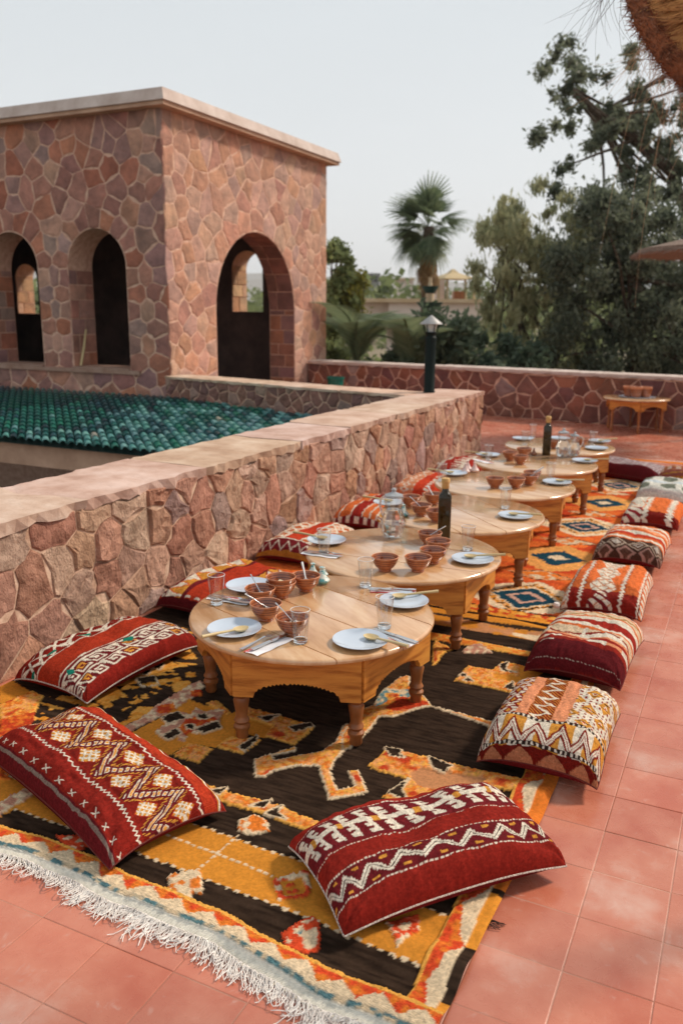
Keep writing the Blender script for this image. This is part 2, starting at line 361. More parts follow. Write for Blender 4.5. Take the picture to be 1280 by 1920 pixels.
for k,(a,z,x,y) in enumerate(cells):
    dz=rnd.uniform(-.0008,.0006);rx=rnd.uniform(-.003,.003)
    if k<300 and a==0:
        o=link('tile',tm,terr,(x,y,dz),(rx,rnd.uniform(-.003,.003),0));c=rnd.choice(TC);kk=rnd.uniform(.94,1.05);o.color=(c[0]*kk,c[1]*kk,c[2]*kk,1)
    else:
        n=len(V);V+=[(v[0]+x,v[1]+y,v[2]+dz+rx*v[1]) for v in tv];F+=[tuple(i+n for i in f) for f in tf]
tag(link('tile_field',me('tile_field',V,F,M['tile']),terr),kind='stuff')
# ---- parapet wall with rough stones
PXF=-2.81;PXB=-3.36;PY0=-1.2;PY1=9.56;PZ=.72
par=thing('parapet_wall','low rough sandstone wall with a cracked plaster top beside the row of cushions','wall',(PXF,4,0))
def sub(root,name,mesh,**k):
    o=link(name,mesh,root);o.location=-Vector(root.location);return o
b=MB();b.box((PXB+.02,PY0,-3.4),(PXF-.012,PY1-.012,PZ-.05));sub(par,'mortar_core',b.mesh('mortar_core',M['mortar']))
root_loc=np.array(par.location)
def fr_par(u,v,d):return (PXF-.012+d-root_loc[0],u-root_loc[1],v-root_loc[2])
rr_=random.Random(3)
sd1=[]
y=1.7
while y<PY1: sd1.append((y,.64+rr_.uniform(-.01,.01)));y+=rr_.uniform(.16,.4)     # shallow rubble course under the coping
sd_=seeds_fill((1.6,0,PY1,.57),.255,sd1,tries=2600,aspect=.92,rng=rr_)
sd_=[(a,c) for a,c in sd_]
for poly in voronoi(sd_,(1.6,0,PY1,PZ-.05)):
    stone(poly,.006,rnd.uniform(.006,.017),fr_par,M['stone'],par,STONES_SAND,rough=.52,jag=.03,flat=.03)
def fr_end(u,v,d):return (u-root_loc[0],PY1-.012+d-root_loc[1],v)
for poly in voronoi([(-2.95,.15),(-3.2,.2),(-2.98,.4),(-3.22,.5),(-2.93,.6)],(PXB,0,PXF,PZ-.05)):
    poly=poly[::-1];stone(poly,.009,.02,fr_end,M['stone'],par,STONES_SAND,rough=.5)
def coping(parent,rl,p0,p1,width,z,th,over=.02,seg=(.7,1.3),mat='coping',rough=.012,inner=.01,col=((1,1,1),(.95,.93,.9),(1.05,1,.98))):
    "irregular slabs laid end to end from p0 to p1; left of the direction is the width side"
    p0=np.array(p0,float);p1=np.array(p1,float);L=np.linalg.norm(p1-p0);d=(p1-p0)/L;n=np.array([-d[1],d[0]])
    t=0;prev=None
    ends=[0.]
    while ends[-1]<L-.5:ends.append(min(L,ends[-1]+rnd.uniform(*seg)))
    ends[-1]=L
    cuts=[[(rnd.uniform(-.05,.05),) for _ in range(4)] for _ in ends];cuts=[[c[0] for c in q] for q in cuts];cuts[0]=[0]*4;cuts[-1]=[0]*4
    for i in range(len(ends)-1):
        t0,t1=ends[i],ends[i+1];g=.005;V=[];F=[];nu=max(4,int((t1-t0)/.06));nw=4;zz=z+rnd.uniform(-.006,.003)
        fro=[-over+rnd.uniform(-rough,rough) for _ in range(nu+1)];bak=[width+inner+rnd.uniform(-rough,rough) for _ in range(nu+1)]
        for a in range(nu+1):
            for c in range(nw):
                f=c/(nw-1);s0=t0+cuts[i][c]+g;s1=t1+cuts[i+1][c]-g;s=s0+(s1-s0)*a/nu
                wv=fro[a]*(1-f)+bak[a]*f
                e=.006 if c in(0,nw-1) or a in (0,nu) else 0
                q=p0+d*s+n*wv;V.append((q[0],q[1],zz-e+rnd.uniform(-.0025,.0025)))
        m1=len(V)
        for a in range(nu+1):
            for c in (0,nw-1):
                s0=t0+cuts[i][c]+g;s1=t1+cuts[i+1][c]-g;s=s0+(s1-s0)*a/nu;wv=(fro[a]+rnd.uniform(0,rough*1.2)) if c==0 else bak[a];q=p0+d*s+n*wv;V.append((q[0],q[1],zz-th*(1+rnd.uniform(-.15,.3))))
        for a in range(nu):
            for c in range(nw-1):k=a*nw+c;F.append((k,k+nw,k+nw+1,k+1))
            F.append((a*nw,m1+2*a,m1+2*a+2,(a+1)*nw));F.append((a*nw+nw-1,(a+1)*nw+nw-1,m1+2*a+3,m1+2*a+1))
        F.append(tuple([c for c in range(nw)]+[m1+1,m1]));F.append(tuple([nu*nw+c for c in range(nw-1,-1,-1)]+[m1+2*nu,m1+2*nu+1]))
        c0=p0+d*(t0+t1)/2+n*width/2;c0=np.array([c0[0],c0[1],z])
        o=link('coping_slab',me('coping_slab',[np.array(v)-c0 for v in V],F,M[mat]),parent,tuple(c0-rl));o.color=jit(rnd.choice(col),.04)
coping(par,root_loc,(PXF,PY0),(PXF,PY1+.015),.56,PZ,.055,over=.012,rough=.016)
# ---- far wall (runs from the tower to the right, slightly skewed)
FW0=np.array([-7.2,13.50]);FWD=np.array([1,-.125]);FWD=FWD/np.linalg.norm(FWD);FWN=np.array([FWD[1],-FWD[0]]);FWL=13.5
fw_=thing('far_terrace_wall','low dark red stone wall with pink mortar joints at the far end of the terrace','wall',(FW0[0],FW0[1],0))
def fw_pt(u,v,d):q=FWD*u+FWN*d;return (q[0],q[1],v)
b=MB();pp=[FWD*0,FWD*FWL,FWD*FWL-FWN*.4,-FWN*.4];b.prism([tuple(p) for p in pp],-3.4,PZ-.03);b.obj('mortar_core',M['mortar_pink'],fw_)
rr_=random.Random(8)
sdl=[(u,.62) for u in np.arange(.1,9.4,.42)]
sd_=seeds_fill((0,0,9.4,.56),.235,sdl,tries=1500,rng=rr_)
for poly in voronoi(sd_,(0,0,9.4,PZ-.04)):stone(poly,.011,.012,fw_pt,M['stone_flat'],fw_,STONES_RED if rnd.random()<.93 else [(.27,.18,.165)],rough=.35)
coping(fw_,np.array(fw_.location),FW0+FWN*0.0,FW0+FWD*FWL,.42,PZ+.025,.05,over=.035,seg=(1.6,2.6),mat='concrete',rough=.006)
# ---- ledge wall between the tower and the parapet
L0=np.array([-7.24,9.42]);L1=np.array([-3.38,8.60]);LD=(L1-L0)/np.linalg.norm(L1-L0);LN=np.array([LD[1],-LD[0]]);LL=np.linalg.norm(L1-L0)
lw=thing('ledge_wall','short stone wall with a pink plaster ledge above the green tiled roof','wall',(L0[0],L0[1],0))
def lw_pt(u,v,d):q=LD*u+LN*d;return (q[0],q[1],v)
b=MB();pp=[LD*0,LD*LL,LD*LL-LN*.42,-LN*.42];b.prism([tuple(p) for p in pp],-3.4,PZ-.03);b.obj('mortar_core',M['mortar_pink'],lw)
rr_=random.Random(9);sd_=seeds_fill((0,.3,LL,.69),.15,[],tries=900,aspect=1.3,rng=rr_)
for poly in voronoi(sd_,(0,.3,LL,PZ-.035)):stone(poly,.008,.014,lw_pt,M['stone_flat'],lw,[(.26,.13,.10),(.22,.11,.09),(.28,.18,.15),(.19,.10,.09)],rough=.5)
coping(lw,np.array(lw.location),L0,L1,.44,PZ,.035,over=.03,seg=(1.1,1.9),mat='coping',rough=.008)
# ---- tower
M['inner']=pmat('inner_stone_painted_shade',(.05,.03,.025),(.10,.06,.05),.95,2.5,5,bump=.4)  # near-black colour paints the shade of the unlit room
TX0,TX1,TY0,TY1,TZ=-17.5,-7.24,9.534,14.25,4.16;TH=.5
tw=thing('stone_tower','square red stone pavilion with round arches and a flat concrete roof edge','building',(TX1,TY0,0))
tl=np.array(tw.location)
def wall_arch(place,x0,x1,z0,z1,arches,th,zb=None):
    "arches: (centre,width,sill,spring); place(x,z,depth)->point relative to the tower"
    V=[];F=[]
    def q(*ps):
        k=len(V);V.extend(ps);F.append(tuple(range(k,k+len(ps))))
    for d,flip in ((0,False),(th,True)):
        def Q(a,b_,c,e):
            ps=[place(*a,d),place(*b_,d),place(*c,d),place(*e,d)];q(*(ps[::-1] if flip else ps))
        x=x0
        for c,wd,si,sp in sorted(arches):
            a0,a1=c-wd/2,c+wd/2;Q((x,z0),(a0,z0),(a0,z1),(x,z1))
            if si>z0:Q((a0,z0),(a1,z0),(a1,si),(a0,si))
            n=24;pa=[(c-wd/2*math.cos(PI*k/n),sp+wd/2*math.sin(PI*k/n)) for k in range(n+1)]
            for k in range(n):Q(pa[k],pa[k+1],(pa[k+1][0],z1),(pa[k][0],z1))
            x=a1
        Q((x,z0),(x1,z0),(x1,z1),(x,z1))
    for c,wd,si,sp in arches:
        n=24;pa=[(c-wd/2,si)]+[(c-wd/2*math.cos(PI*k/n),sp+wd/2*math.sin(PI*k/n)) for k in range(n+1)]+[(c+wd/2,si)]
        for k in range(len(pa)):
            p,r_=pa[k],pa[(k+1)%len(pa)];q(place(*p,0),place(*p,th),place(*r_,th),place(*r_,0))
    return V,F
# south wall (x runs to the right as seen), depth goes +Y ; arches A,B + one more outside the frame
SA=[(-8.455,1.05,.76,2.165),(-10.08,1.05,.76,2.165),(-11.75,1.05,.76,2.165)]
EA=[(11.87,2.38,0.0,1.6)]
NA=[(-8.62,.66,1.57,2.33),(-14.13,.62,1.49,2.2)]
S_=lambda x,z,d:(x-tl[0],TY0+d-tl[1],z)
E_=lambda y,z,d:(TX1-d-tl[0],y-tl[1],z)
N_=lambda x,z,d:(x-tl[0],TY1-d-tl[1],z)
def shell(nm,place,*a):
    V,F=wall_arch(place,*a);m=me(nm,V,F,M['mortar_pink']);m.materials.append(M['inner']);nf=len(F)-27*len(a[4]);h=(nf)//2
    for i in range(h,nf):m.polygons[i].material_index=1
    return link(nm,m,tw)
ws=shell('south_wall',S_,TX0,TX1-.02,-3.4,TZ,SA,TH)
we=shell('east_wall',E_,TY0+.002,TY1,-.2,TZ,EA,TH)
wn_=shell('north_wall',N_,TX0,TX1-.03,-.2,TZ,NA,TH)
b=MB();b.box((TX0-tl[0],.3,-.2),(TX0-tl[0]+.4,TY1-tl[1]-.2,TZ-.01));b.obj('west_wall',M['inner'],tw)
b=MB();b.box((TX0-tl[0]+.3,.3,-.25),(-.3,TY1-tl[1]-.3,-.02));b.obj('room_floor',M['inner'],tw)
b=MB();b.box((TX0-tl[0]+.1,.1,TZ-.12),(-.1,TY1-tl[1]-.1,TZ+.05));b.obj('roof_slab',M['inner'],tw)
def arch_stones(wall,place,box,arches,size,pal,coursed_below,seed,boxfull,limit):
    rg=random.Random(seed)
    def inside(x,z,gr=0):
        for c,wd,si,sp in arches:
            r_=wd/2+gr
            if si-gr<z<sp and abs(x-c)<r_:return True
            if z>=sp and math.hypot(x-c,z-sp)<r_:return True
        return False
    sd=[];keep=[]
    def ad(x,z,k=True):
        if box[0]-.2<x<box[2]+.2 and box[1]-.2<z<box[3]+.2:sd.append((x,z));keep.append(k)
    for c,wd,si,sp in arches:
        r_=wd/2;n=11 if wd>1.5 else 9;off=.17 if wd>1.5 else .12
        for k in range(n):
            a=PI*(k+.5)/n
            for s_,kp in ((1,True),(-1,False)):ad(c+(r_+s_*off)*math.cos(a),sp+(r_+s_*off)*math.sin(a),kp)
        z=si+.12;hh=.23
        while z<sp-.04:
            o2=.10+.06*((int(z/hh))%2)
            for sgn in (-1,1):
                for s_,kp in ((1,True),(-1,False)):ad(c+sgn*(r_+s_*o2),z,kp)
            z+=hh
        for k in range(int(wd/.3)):
            x=c-r_+(k+.5)*wd/int(wd/.3)
            if si>box[1]+.1:
                ad(x,si-.12,True);ad(x,si+.12,False)
        # coursed blocks beside the opening
        z=max(box[1]+.1,si-.35)
        while wd<2 and z<sp-.05:
            for q in (.36,.62,.9):
                x=c+r_+q+(.10 if int(z/.235)%2 else -.04)
                if not any(abs(x-c_)<w_/2+.2 for c_,w_,_a,_b in arches) and x<box[2]-.05:ad(x+rg.uniform(-.03,.03),z+rg.uniform(-.015,.015))
            z+=.235
        z=.12
        while wd>2 and z<sp-.05:
            for q in (r_+.40,r_+.72,-r_-.42,-r_-.75):
                x=c+q+(.10 if int(z/.25)%2 else -.05);ad(x+rg.uniform(-.03,.03),z+rg.uniform(-.02,.02))
            z+=.25
        # filler inside, never kept
        for _ in range(60):
            x=rg.uniform(c-r_+.3,c+r_-.3) if wd>1 else c;z=rg.uniform(si+.3,sp+.1)
            ad(x,z,False)
    near=lambda x,z:inside(x,z,.30 if size>.2 else .2)
    pts=seeds_fill(box,size,list(sd),avoid=near,tries=3000,rng=rg)
    keep+= [True]*(len(pts)-len(sd))
    pp=voronoi(pts,box,keep);pp=sorted(pp,key=lambda p:-area_c(p)[0])[:limit]
    for poly in pp:stone(poly,.013,rnd.uniform(.004,.011),place,M['stone_flat'],wall,pal,rough=.3)
arch_stones(ws,lambda x,z,d:S_(x,z,-d),(-12.4,-.25,TX1+.012,TZ),SA,.31,STONES_TOWER,True,21,None,300)
arch_stones(we,lambda y,z,d:E_(y,z,-d),(TY0-.012,0,TY1,TZ),EA,.33,[(.47,.275,.20),(.51,.31,.235),(.45,.24,.165),(.46,.29,.225),(.41,.22,.165),(.50,.27,.18),(.41,.26,.215)],True,22,None,300)  # lighter palette than the south face: sunlight put into the stone colour
def jamb(wall,pt,s0,s1,d0,d1,pal,course=.235):
    "blocks on a reveal: pt(s,d,h); s along the height, d across the thickness, h proud"
    s=s0;k=0
    while s<s1-.08:
        h=min(course*rnd.uniform(.8,1.15),s1-s);cut=d0+(d1-d0)*(.38 if k%2 else .62)+rnd.uniform(-.04,.04)
        for a,c in ((d0+.004,cut),(cut,d1-.004)):
            g=.006;hp=rnd.uniform(.006,.014);P=[(s+g,a+g,0),(s+h-g,a+g,0),(s+h-g,c-g,0),(s+g,c-g,0)]
            Vv=[pt(p[0],p[1],-.01) for p in P]+[pt(p[0]+(.004 if i in(0,3) else -.004),p[1]+(.004 if i<2 else -.004),hp+rnd.uniform(-.003,.003)) for i,p in enumerate(P)]
            o0=np.mean(Vv,axis=0);o=link('reveal_stone',me('reveal_stone',[np.array(v)-o0 for v in Vv],[(4,5,6,7),(0,1,5,4),(1,2,6,5),(2,3,7,6),(3,0,4,7)],M['stone_flat']),wall,tuple(o0));o.color=jit(rnd.choice(pal))
        s+=h;k+=1
# east arch: right jamb (faces -Y) and the soffit above it
c,wd,si,sp=EA[0];r_=wd/2
jamb(we,lambda s,d,h:(TX1-d-tl[0],c+r_-h-tl[1],s),0,sp,0,TH,[(.30,.13,.09),(.26,.12,.09),(.34,.15,.09),(.24,.13,.12)])
for k in range(9):
    a0,a1=PI*k/12,PI*(k+1)/12
    n0=a0*r_;jamb(we,lambda s,d,h:(TX1-d-tl[0],c+(r_-h)*math.cos(s/r_)-tl[1],sp+(r_-h)*math.sin(s/r_)),a0*r_,a1*r_,0,TH,[(.26,.12,.09),(.30,.14,.1),(.22,.11,.09)],course=.4)
for ci in (0,1):
    c2,wd2,si2,sp2=SA[ci];r2=wd2/2
    jamb(ws,lambda s,d,h:(c2-r2+h-tl[0],TY0+d-tl[1],s),si2,sp2,0,TH,STONES_TOWER)
for c2,wd2,si2,sp2 in NA:
    r2=wd2/2;jamb(wn_,lambda s,d,h:(c2-r2+h-tl[0],TY1-d-tl[1],s),si2,sp2+.2,0,TH,[(.5,.3,.18),(.55,.36,.24),(.45,.26,.16)],course=.25)  # pale stones paint the daylight falling on these window reveals
# sills
b=MB()
for c2,wd2,si2,sp2 in SA[:2]:pass
b.box((-13-tl[0],-.045,.70),(-7.75-tl[0],.0-.004,.755));
for c2,wd2,si2,sp2 in SA[:2]:b.box((c2-wd2/2+.003-tl[0],-.045,.757),(c2+wd2/2-.003-tl[0],.49,.778))
b.obj('sill',M['coping'],tw).color=(.62,.55,.52,1)
# cornice: thin dark drip edge, then a pale upstand leaning back
def ringbox(b,x0,x1,y0,y1,z0,z1,dx):
    V=[(x0,y0,z0),(x1,y0,z0),(x1,y1,z0),(x0,y1,z0),(x0+dx,y0+dx,z1),(x1-dx,y0+dx,z1),(x1-dx,y1-dx,z1),(x0+dx,y1-dx,z1)]
    b.add(V,[(0,3,2,1),(4,5,6,7),(0,1,5,4),(1,2,6,5),(2,3,7,6),(3,0,4,7)])
X1=TX1-tl[0];Y1=TY1-tl[1]
b=MB();ringbox(b,TX0-tl[0]-.15,X1+.17,-.17,Y1+.17,TZ-.035,TZ+.015,0);b.obj('drip_edge',M['beam'],tw)
b=MB();ringbox(b,TX0-tl[0]-.17,X1+.20,-.20,Y1+.20,TZ+.017,TZ+.17,.05);b.obj('cornice',M['concrete'],tw)
# yellow stick leaning in the second arch
b=MB();b.tube([(-8.93,9.62,.785),(-8.94,9.72,1.05),(-8.955,9.80,1.3)],[.02,.02,.014],7)
tag(b.obj('broom_handle',M['spoonwood']),'pale yellow pole leaning inside the narrow arch nearest the tower corner','pole')
# ---- green glazed roof
b=MB();EY,EZ=6.72,.19;SLY=(.42-EZ)/(9.45-EY)
rt=thing('green_tiled_roof','low roof of small green glazed half-round tiles below the stone tower','roof',(-6,EY,EZ))
rl_=np.array(rt.location)
zr=lambda y:EZ+(y-EY)*SLY
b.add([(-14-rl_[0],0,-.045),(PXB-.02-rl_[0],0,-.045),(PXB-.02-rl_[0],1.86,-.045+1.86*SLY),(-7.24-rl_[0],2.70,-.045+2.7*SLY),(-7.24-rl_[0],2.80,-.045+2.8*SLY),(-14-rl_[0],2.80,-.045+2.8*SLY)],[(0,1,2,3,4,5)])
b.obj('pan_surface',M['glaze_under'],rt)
u3=np.array([-.707,.707,.707*SLY]);u3/=np.linalg.norm(u3);s3=np.array([.707,.707,0]);n3=np.cross(s3,u3);n3*=np.sign(n3[2])
def rtile():
    V=[];F=[];n=6
    for e,(l,rad,up) in enumerate(((0,.039,.014),(.285,.034,-.002))):
        for t_ in (0,-.009):
            for k in range(n+1):
                a=PI*(k/n);q=s3*(rad+t_)*math.cos(a)+n3*((rad+t_)*math.sin(a)*.9+up)+u3*l;V.append(q)
    m=n+1
    for k in range(n):F.append((k,k+1,2*m+k+1,2*m+k));F.append((k,m+k,m+k+1,k+1))
    return V,F
tV,tF=rtile();tmm=me('roof_tile',tV,tF,M['glaze'],False)
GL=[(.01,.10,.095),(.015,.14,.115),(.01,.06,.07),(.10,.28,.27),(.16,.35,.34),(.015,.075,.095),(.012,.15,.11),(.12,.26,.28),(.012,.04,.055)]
tiles=[]
for j in range(17):
    y=EY-.02+j*.168;
    for i in range(-70,40):
        x=-5+i*.120-(y-EY)
        lim=9.36 if x<-7.24 else 9.42+(x+7.24)*(-.2124)-.09
        if x<-10.9 or x>PXB-.06 or y>lim:continue
        tiles.append((y*.2-x*.05,x,y))
tiles.sort();V=[];F=[];VC=[]
for k,(_,x,y) in enumerate(tiles):
    z=zr(y)+rnd.uniform(-.0015,.0015)
    f=max(0,min(1,(x+7.9)/1.6)) # sky glare painted as paler glaze on the right-hand side
    f=min(1,max(0,f-.55*max(0,(y-8.0))))  # painted glare drops off towards the shade of the wall above
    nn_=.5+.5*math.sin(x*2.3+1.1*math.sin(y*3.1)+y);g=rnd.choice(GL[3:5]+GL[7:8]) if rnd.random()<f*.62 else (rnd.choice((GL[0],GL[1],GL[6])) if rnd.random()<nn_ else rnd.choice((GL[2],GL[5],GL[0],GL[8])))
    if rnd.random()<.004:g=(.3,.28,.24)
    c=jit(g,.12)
    if k<300:
        o=link('roof_tile',tmm,rt,(x-rl_[0],y-rl_[1],z-rl_[2]),(0,0,rnd.uniform(-.02,.02)));o.color=c
    else:
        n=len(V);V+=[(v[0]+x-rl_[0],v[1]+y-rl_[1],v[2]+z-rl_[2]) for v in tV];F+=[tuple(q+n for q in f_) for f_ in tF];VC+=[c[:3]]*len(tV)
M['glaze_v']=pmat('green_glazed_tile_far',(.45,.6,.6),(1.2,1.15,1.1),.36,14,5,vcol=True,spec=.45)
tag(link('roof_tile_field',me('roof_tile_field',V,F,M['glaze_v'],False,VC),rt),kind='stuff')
b=MB();b.box((-14-rl_[0],.10,-.30),(PXB-.02-rl_[0],.34,-.05));b.obj('fascia_beam',M['beam'],rt)
b=MB();b.box((-14-rl_[0],.34,-3.4),(PXB-.02-rl_[0],.5,-1.2));b.obj('back_wall',M['dark'],rt)

b=MB();b.box((-18,-6,-3.6),(PXB-.03,9.5,-3.42));tag(b.obj('courtyard_floor',M['dark']),kind='structure')
# ---- surrounding ground and far hills
gv=[];n=40
gm=quads('ground',[(-6000,-200,-3.6),(6000,-200,-3.6),(6000,9000,-3.6),(-6000,9000,-3.6)],[(0,1,2,3)],M['earth']);tag(link('ground',gm),kind='structure')
hv=[];hf=[];N_h=160
rh=np.random.RandomState(4)
def ridge(t,sd):return sum(math.sin(t*f+sd*f)*a for f,a in ((3,.5),(7,.25),(17,.12),(41,.06),(90,.03)))
for r_i,(rad,hh,sd) in enumerate(((1900,52,1.3),(2600,98,5.1))):
    k0=len(hv)
    for k in range(N_h+1):
        a=R(35)+R(120)*k/N_h;h_=hh*(1+.45*ridge(a*1.6,sd));x,y=rad*math.cos(a),rad*math.sin(a)
        hv+=[(x*.9,y*.9,-4),(x,y,h_),(x*1.1,y*1.1,-4)]
    for k in range(N_h):
        q=k0+3*k;hf+=[(q,q+3,q+4,q+1),(q+1,q+4,q+5,q+2)]
tag(link('far_hills',me('far_hills',hv,hf,M['hill'],True)),kind='structure')
# ================================================================== TABLES
ORD=['nearest','second','third','fourth','fifth','sixth and farthest']
def table_proto(RT=.5,HT=.38,legR=.478,ap=.165,arch=(.325,.058),planks=4,ang=-20,legr=.031,teeth=.007,seed=1,dark=False):
    "returns list of (name,mesh,loc,rotz)"
    rg=random.Random(seed);out=[];th=.024
    # top: planks cut from a disc, a hair apart
    edges=[-RT];
    for k in range(1,planks):edges.append(-RT+2*RT*k/planks+rg.uniform(-.03,.03))
    edges.append(RT);ca,sa=math.cos(R(ang)),math.sin(R(ang))
    for k in range(planks):
        d0,d1=edges[k]+.0019,edges[k+1]-.0019
        def outline(r_,dd0,dd1):
            P=[];dd0=max(dd0,-r_+1e-4);dd1=min(dd1,r_-1e-4);n=26
            a0=math.asin(dd0/r_);a1=math.asin(dd1/r_)
            for i in range(n+1):a=a0+(a1-a0)*i/n;P.append((r_*math.cos(a),r_*math.sin(a)))
            for i in range(n+1):a=a1+(a0-a1)*i/n;P.append((-r_*math.cos(a),r_*math.sin(a)))
            return P
        rings=[(RT-.012,HT-th,.0),(RT-.002,HT-th+.004,0),(RT,HT-.012,0),(RT-.003,HT-.004,0),(RT-.011,HT,.0015)]
        V=[];F=[];m=0
        for r_,z,e in rings:
            o=outline(r_,d0+e,d1-e);m=len(o);V+=[(x*ca-y*sa,x*sa+y*ca,z) for x,y in o]
        for q in range(len(rings)-1):
            for i in range(m):a=q*m+i;b_=q*m+(i+1)%m;F.append((a,b_,b_+m,a+m))
        F.append(tuple(range(m-1,-1,-1)));F.append(tuple(range((len(rings)-1)*m,len(rings)*m)))
        mesh=me('tabletop_plank',V,F,M['wood']);mesh.polygons.foreach_set('use_smooth',[True]*len(mesh.polygons));mesh.set_sharp_from_angle(angle=R(50))
        out.append(('tabletop_plank',mesh,(0,0,rg.uniform(-.0004,.0004)),0))
    zt=HT-th-.001
    # apron panel (one mesh, six copies): local x along the edge
    L=legR;V=[];F=[];n=44
    def cut(x):
        e=arch[0]/2
        if abs(x)>=e:return ap
        base=ap-arch[1]*math.sqrt(max(0,1-(x/e)**2))**1.0
        tooth=-teeth*(1 if (int(round((x+e)/.0068)))%2 else 0)
        return min(ap,base+tooth)
    xs=sorted(set([round(-L/2+.001+(L-.002)*i/10,4) for i in range(11)]+[round(-arch[0]/2+arch[0]*i/n,5) for i in range(n+1)]))
    ri=L*math.cos(PI/6)
    for x in xs:
        c=cut(x);V+=[(x,-ri-.010,zt),(x,-ri-.010,zt-c),(x,-ri+.010,zt-c),(x,-ri+.010,zt)]
    for i in range(len(xs)-1):
        a=4*i;F+=[(a,a+1,a+5,a+4),(a+1,a+2,a+6,a+5),(a+2,a+3,a+7,a+6)]
    e=4*(len(xs)-1);F+=[(0,3,2,1),(e,e+1,e+2,e+3)]
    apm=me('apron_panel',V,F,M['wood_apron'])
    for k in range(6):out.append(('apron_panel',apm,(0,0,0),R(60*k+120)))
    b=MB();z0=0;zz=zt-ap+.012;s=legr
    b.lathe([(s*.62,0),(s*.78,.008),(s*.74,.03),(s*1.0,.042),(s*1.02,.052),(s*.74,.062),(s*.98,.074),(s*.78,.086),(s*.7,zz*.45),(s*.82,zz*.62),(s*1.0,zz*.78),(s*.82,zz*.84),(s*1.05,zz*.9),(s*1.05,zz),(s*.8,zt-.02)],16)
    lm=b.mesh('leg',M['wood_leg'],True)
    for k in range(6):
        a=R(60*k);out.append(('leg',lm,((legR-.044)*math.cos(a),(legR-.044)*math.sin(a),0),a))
    return out
def place_table(proto,label,loc,rotz,group,legs_off=0):
    t=thing('round_table',label,'table',loc,rotz,group)
    for nm,mesh,l,rz in proto:link(nm,mesh,t,l,(0,0,rz))
    return t
TC_=[(-1.527,2.891),(-1.527,3.888),(-1.53,4.875),(-1.535,5.865),(-1.545,6.855),(-1.56,7.87)]
TROT=[-40,-31,-20,-22,-11,-15];PANG=[-20,2,-44,-10,30,-20]
TLAB=['nearest low round pine table laid with four plates, beside the small grid of foreground cushions','second low round table of the row, carrying the faceted water jug and dark oil bottle',
 'third low round table of the row, with one cluster of bowls behind the oil bottle','fourth low round table of the row, with pale salt shakers on its wall side',
 'fifth low round table of the row, with the farther dark bottle and jug on it','sixth low round table, farthest in the row, by the end of the parapet']
TLAB[0]='nearest low round pine table, its scalloped apron in full view over the dark rug'
RZ=.017
for i,(x,y) in enumerate(TC_):
    pr=table_proto(ang=PANG[i]-TROT[i],seed=i+3,planks=4 if i!=1 else 3)
    place_table(pr,TLAB[i],(x,y,RZ),R(TROT[i]),'low round tables in one row down the rug')
TZT=RZ+.38+.001
et=table_proto(RT=.455,HT=.462,legR=.42,ap=.13,arch=(.30,.06),teeth=0,legr=.023,seed=40)
place_table(et,'taller round wooden table standing alone against the far dark red wall',(-1.44,12.38,0),R(-75),None)
# ================================================================== TABLEWARE (meshes shared between alike pieces)
def lathe_mesh(nm,prof,mat,n=40,cap0=True,cap1=False):
    b=MB();b.lathe(prof,n,cap0=cap0,cap1=cap1);return b.mesh(nm,mat,True)
plate_m=lathe_mesh('plate',[(.045,0),(.055,0),(.062,.004),(.085,.008),(.103,.0165),(.1045,.018),(.1035,.0192),(.098,.0172),(.078,.0105),(.062,.0068),(.03,.006),(.0005,.006)],M['plate'],48)
M['bowl']=pmat('glazed_terracotta',(.30,.085,.035),(.40,.13,.05),.2,18,4,spec=.5,coat=.4)
_t=M['bowl'].node_tree;_N=_t.nodes;_tc=_N.new('ShaderNodeTexCoord');_sx=_N.new('ShaderNodeSeparateXYZ');_t.links.new(_tc.outputs['Object'],_sx.inputs[0])
_rp=_N.new('ShaderNodeValToRGB');_rp.color_ramp.interpolation='CONSTANT';_mu=_N.new('ShaderNodeMath');_mu.operation='MULTIPLY';_mu.inputs[1].default_value=1/.08
_t.links.new(_sx.outputs[2],_mu.inputs[0]);_t.links.new(_mu.outputs[0],_rp.inputs[0]);els=_rp.color_ramp.elements
els[0].position=0;els[0].color=(1,1,1,1);els[1].position=.45;els[1].color=(.35,.3,.35,1)
for p,c in ((.49,(1,1,1,1)),(.60,(.35,.3,.35,1)),(.64,(1,1,1,1)),(.73,(.4,.35,.4,1)),(.77,(1,1,1,1)),(.88,(1.7,2.2,2.6,1))):
    e=els.new(p);e.color=c
_mm=_N.new('ShaderNodeMix');_mm.data_type='RGBA';_mm.blend_type='MULTIPLY';_mm.inputs[0].default_value=1
_b=_N['Principled BSDF'];_l=_b.inputs['Base Color'].links[0].from_socket;_t.links.new(_l,_mm.inputs[6]);_t.links.new(_rp.outputs[0],_mm.inputs[7]);_t.links.new(_mm.outputs[2],_b.inputs['Base Color'])
bowl_m=lathe_mesh('bowl',[(.026,0),(.030,0),(.031,.007),(.029,.010),(.046,.025),(.058,.045),(.0645,.068),(.0655,.0715),(.064,.0735),(.0615,.0725),(.0605,.068),(.054,.045),(.042,.027),(.024,.015),(.0005,.013)],M['bowl'],40)
glass_wall=lathe_mesh('glass_wall',[(.0255,.010),(.0365,.128)],M['glass'],40,False)
glass_in=lathe_mesh('glass_inner',[(.0238,.016),(.0348,.128),(.0365,.1285)],M['glass'],40,False)
glass_base=lathe_mesh('glass_base',[(.0235,0),(.0262,.002),(.0268,.012),(.0235,.0155),(.0005,.0135)],M['glass_solid'],40,True)
glass_rim=MB()
glass_rim.tube([(.0358*math.cos(2*PI*k/36),.0358*math.sin(2*PI*k/36),.1285) for k in range(37)],.0012,5)
M['rimglass']=pmat('glass_rim',(.75,.75,.74),None,.1,3,1,spec=.8)
glass_rim=glass_rim.mesh('glass_rim',M['rimglass'],True)
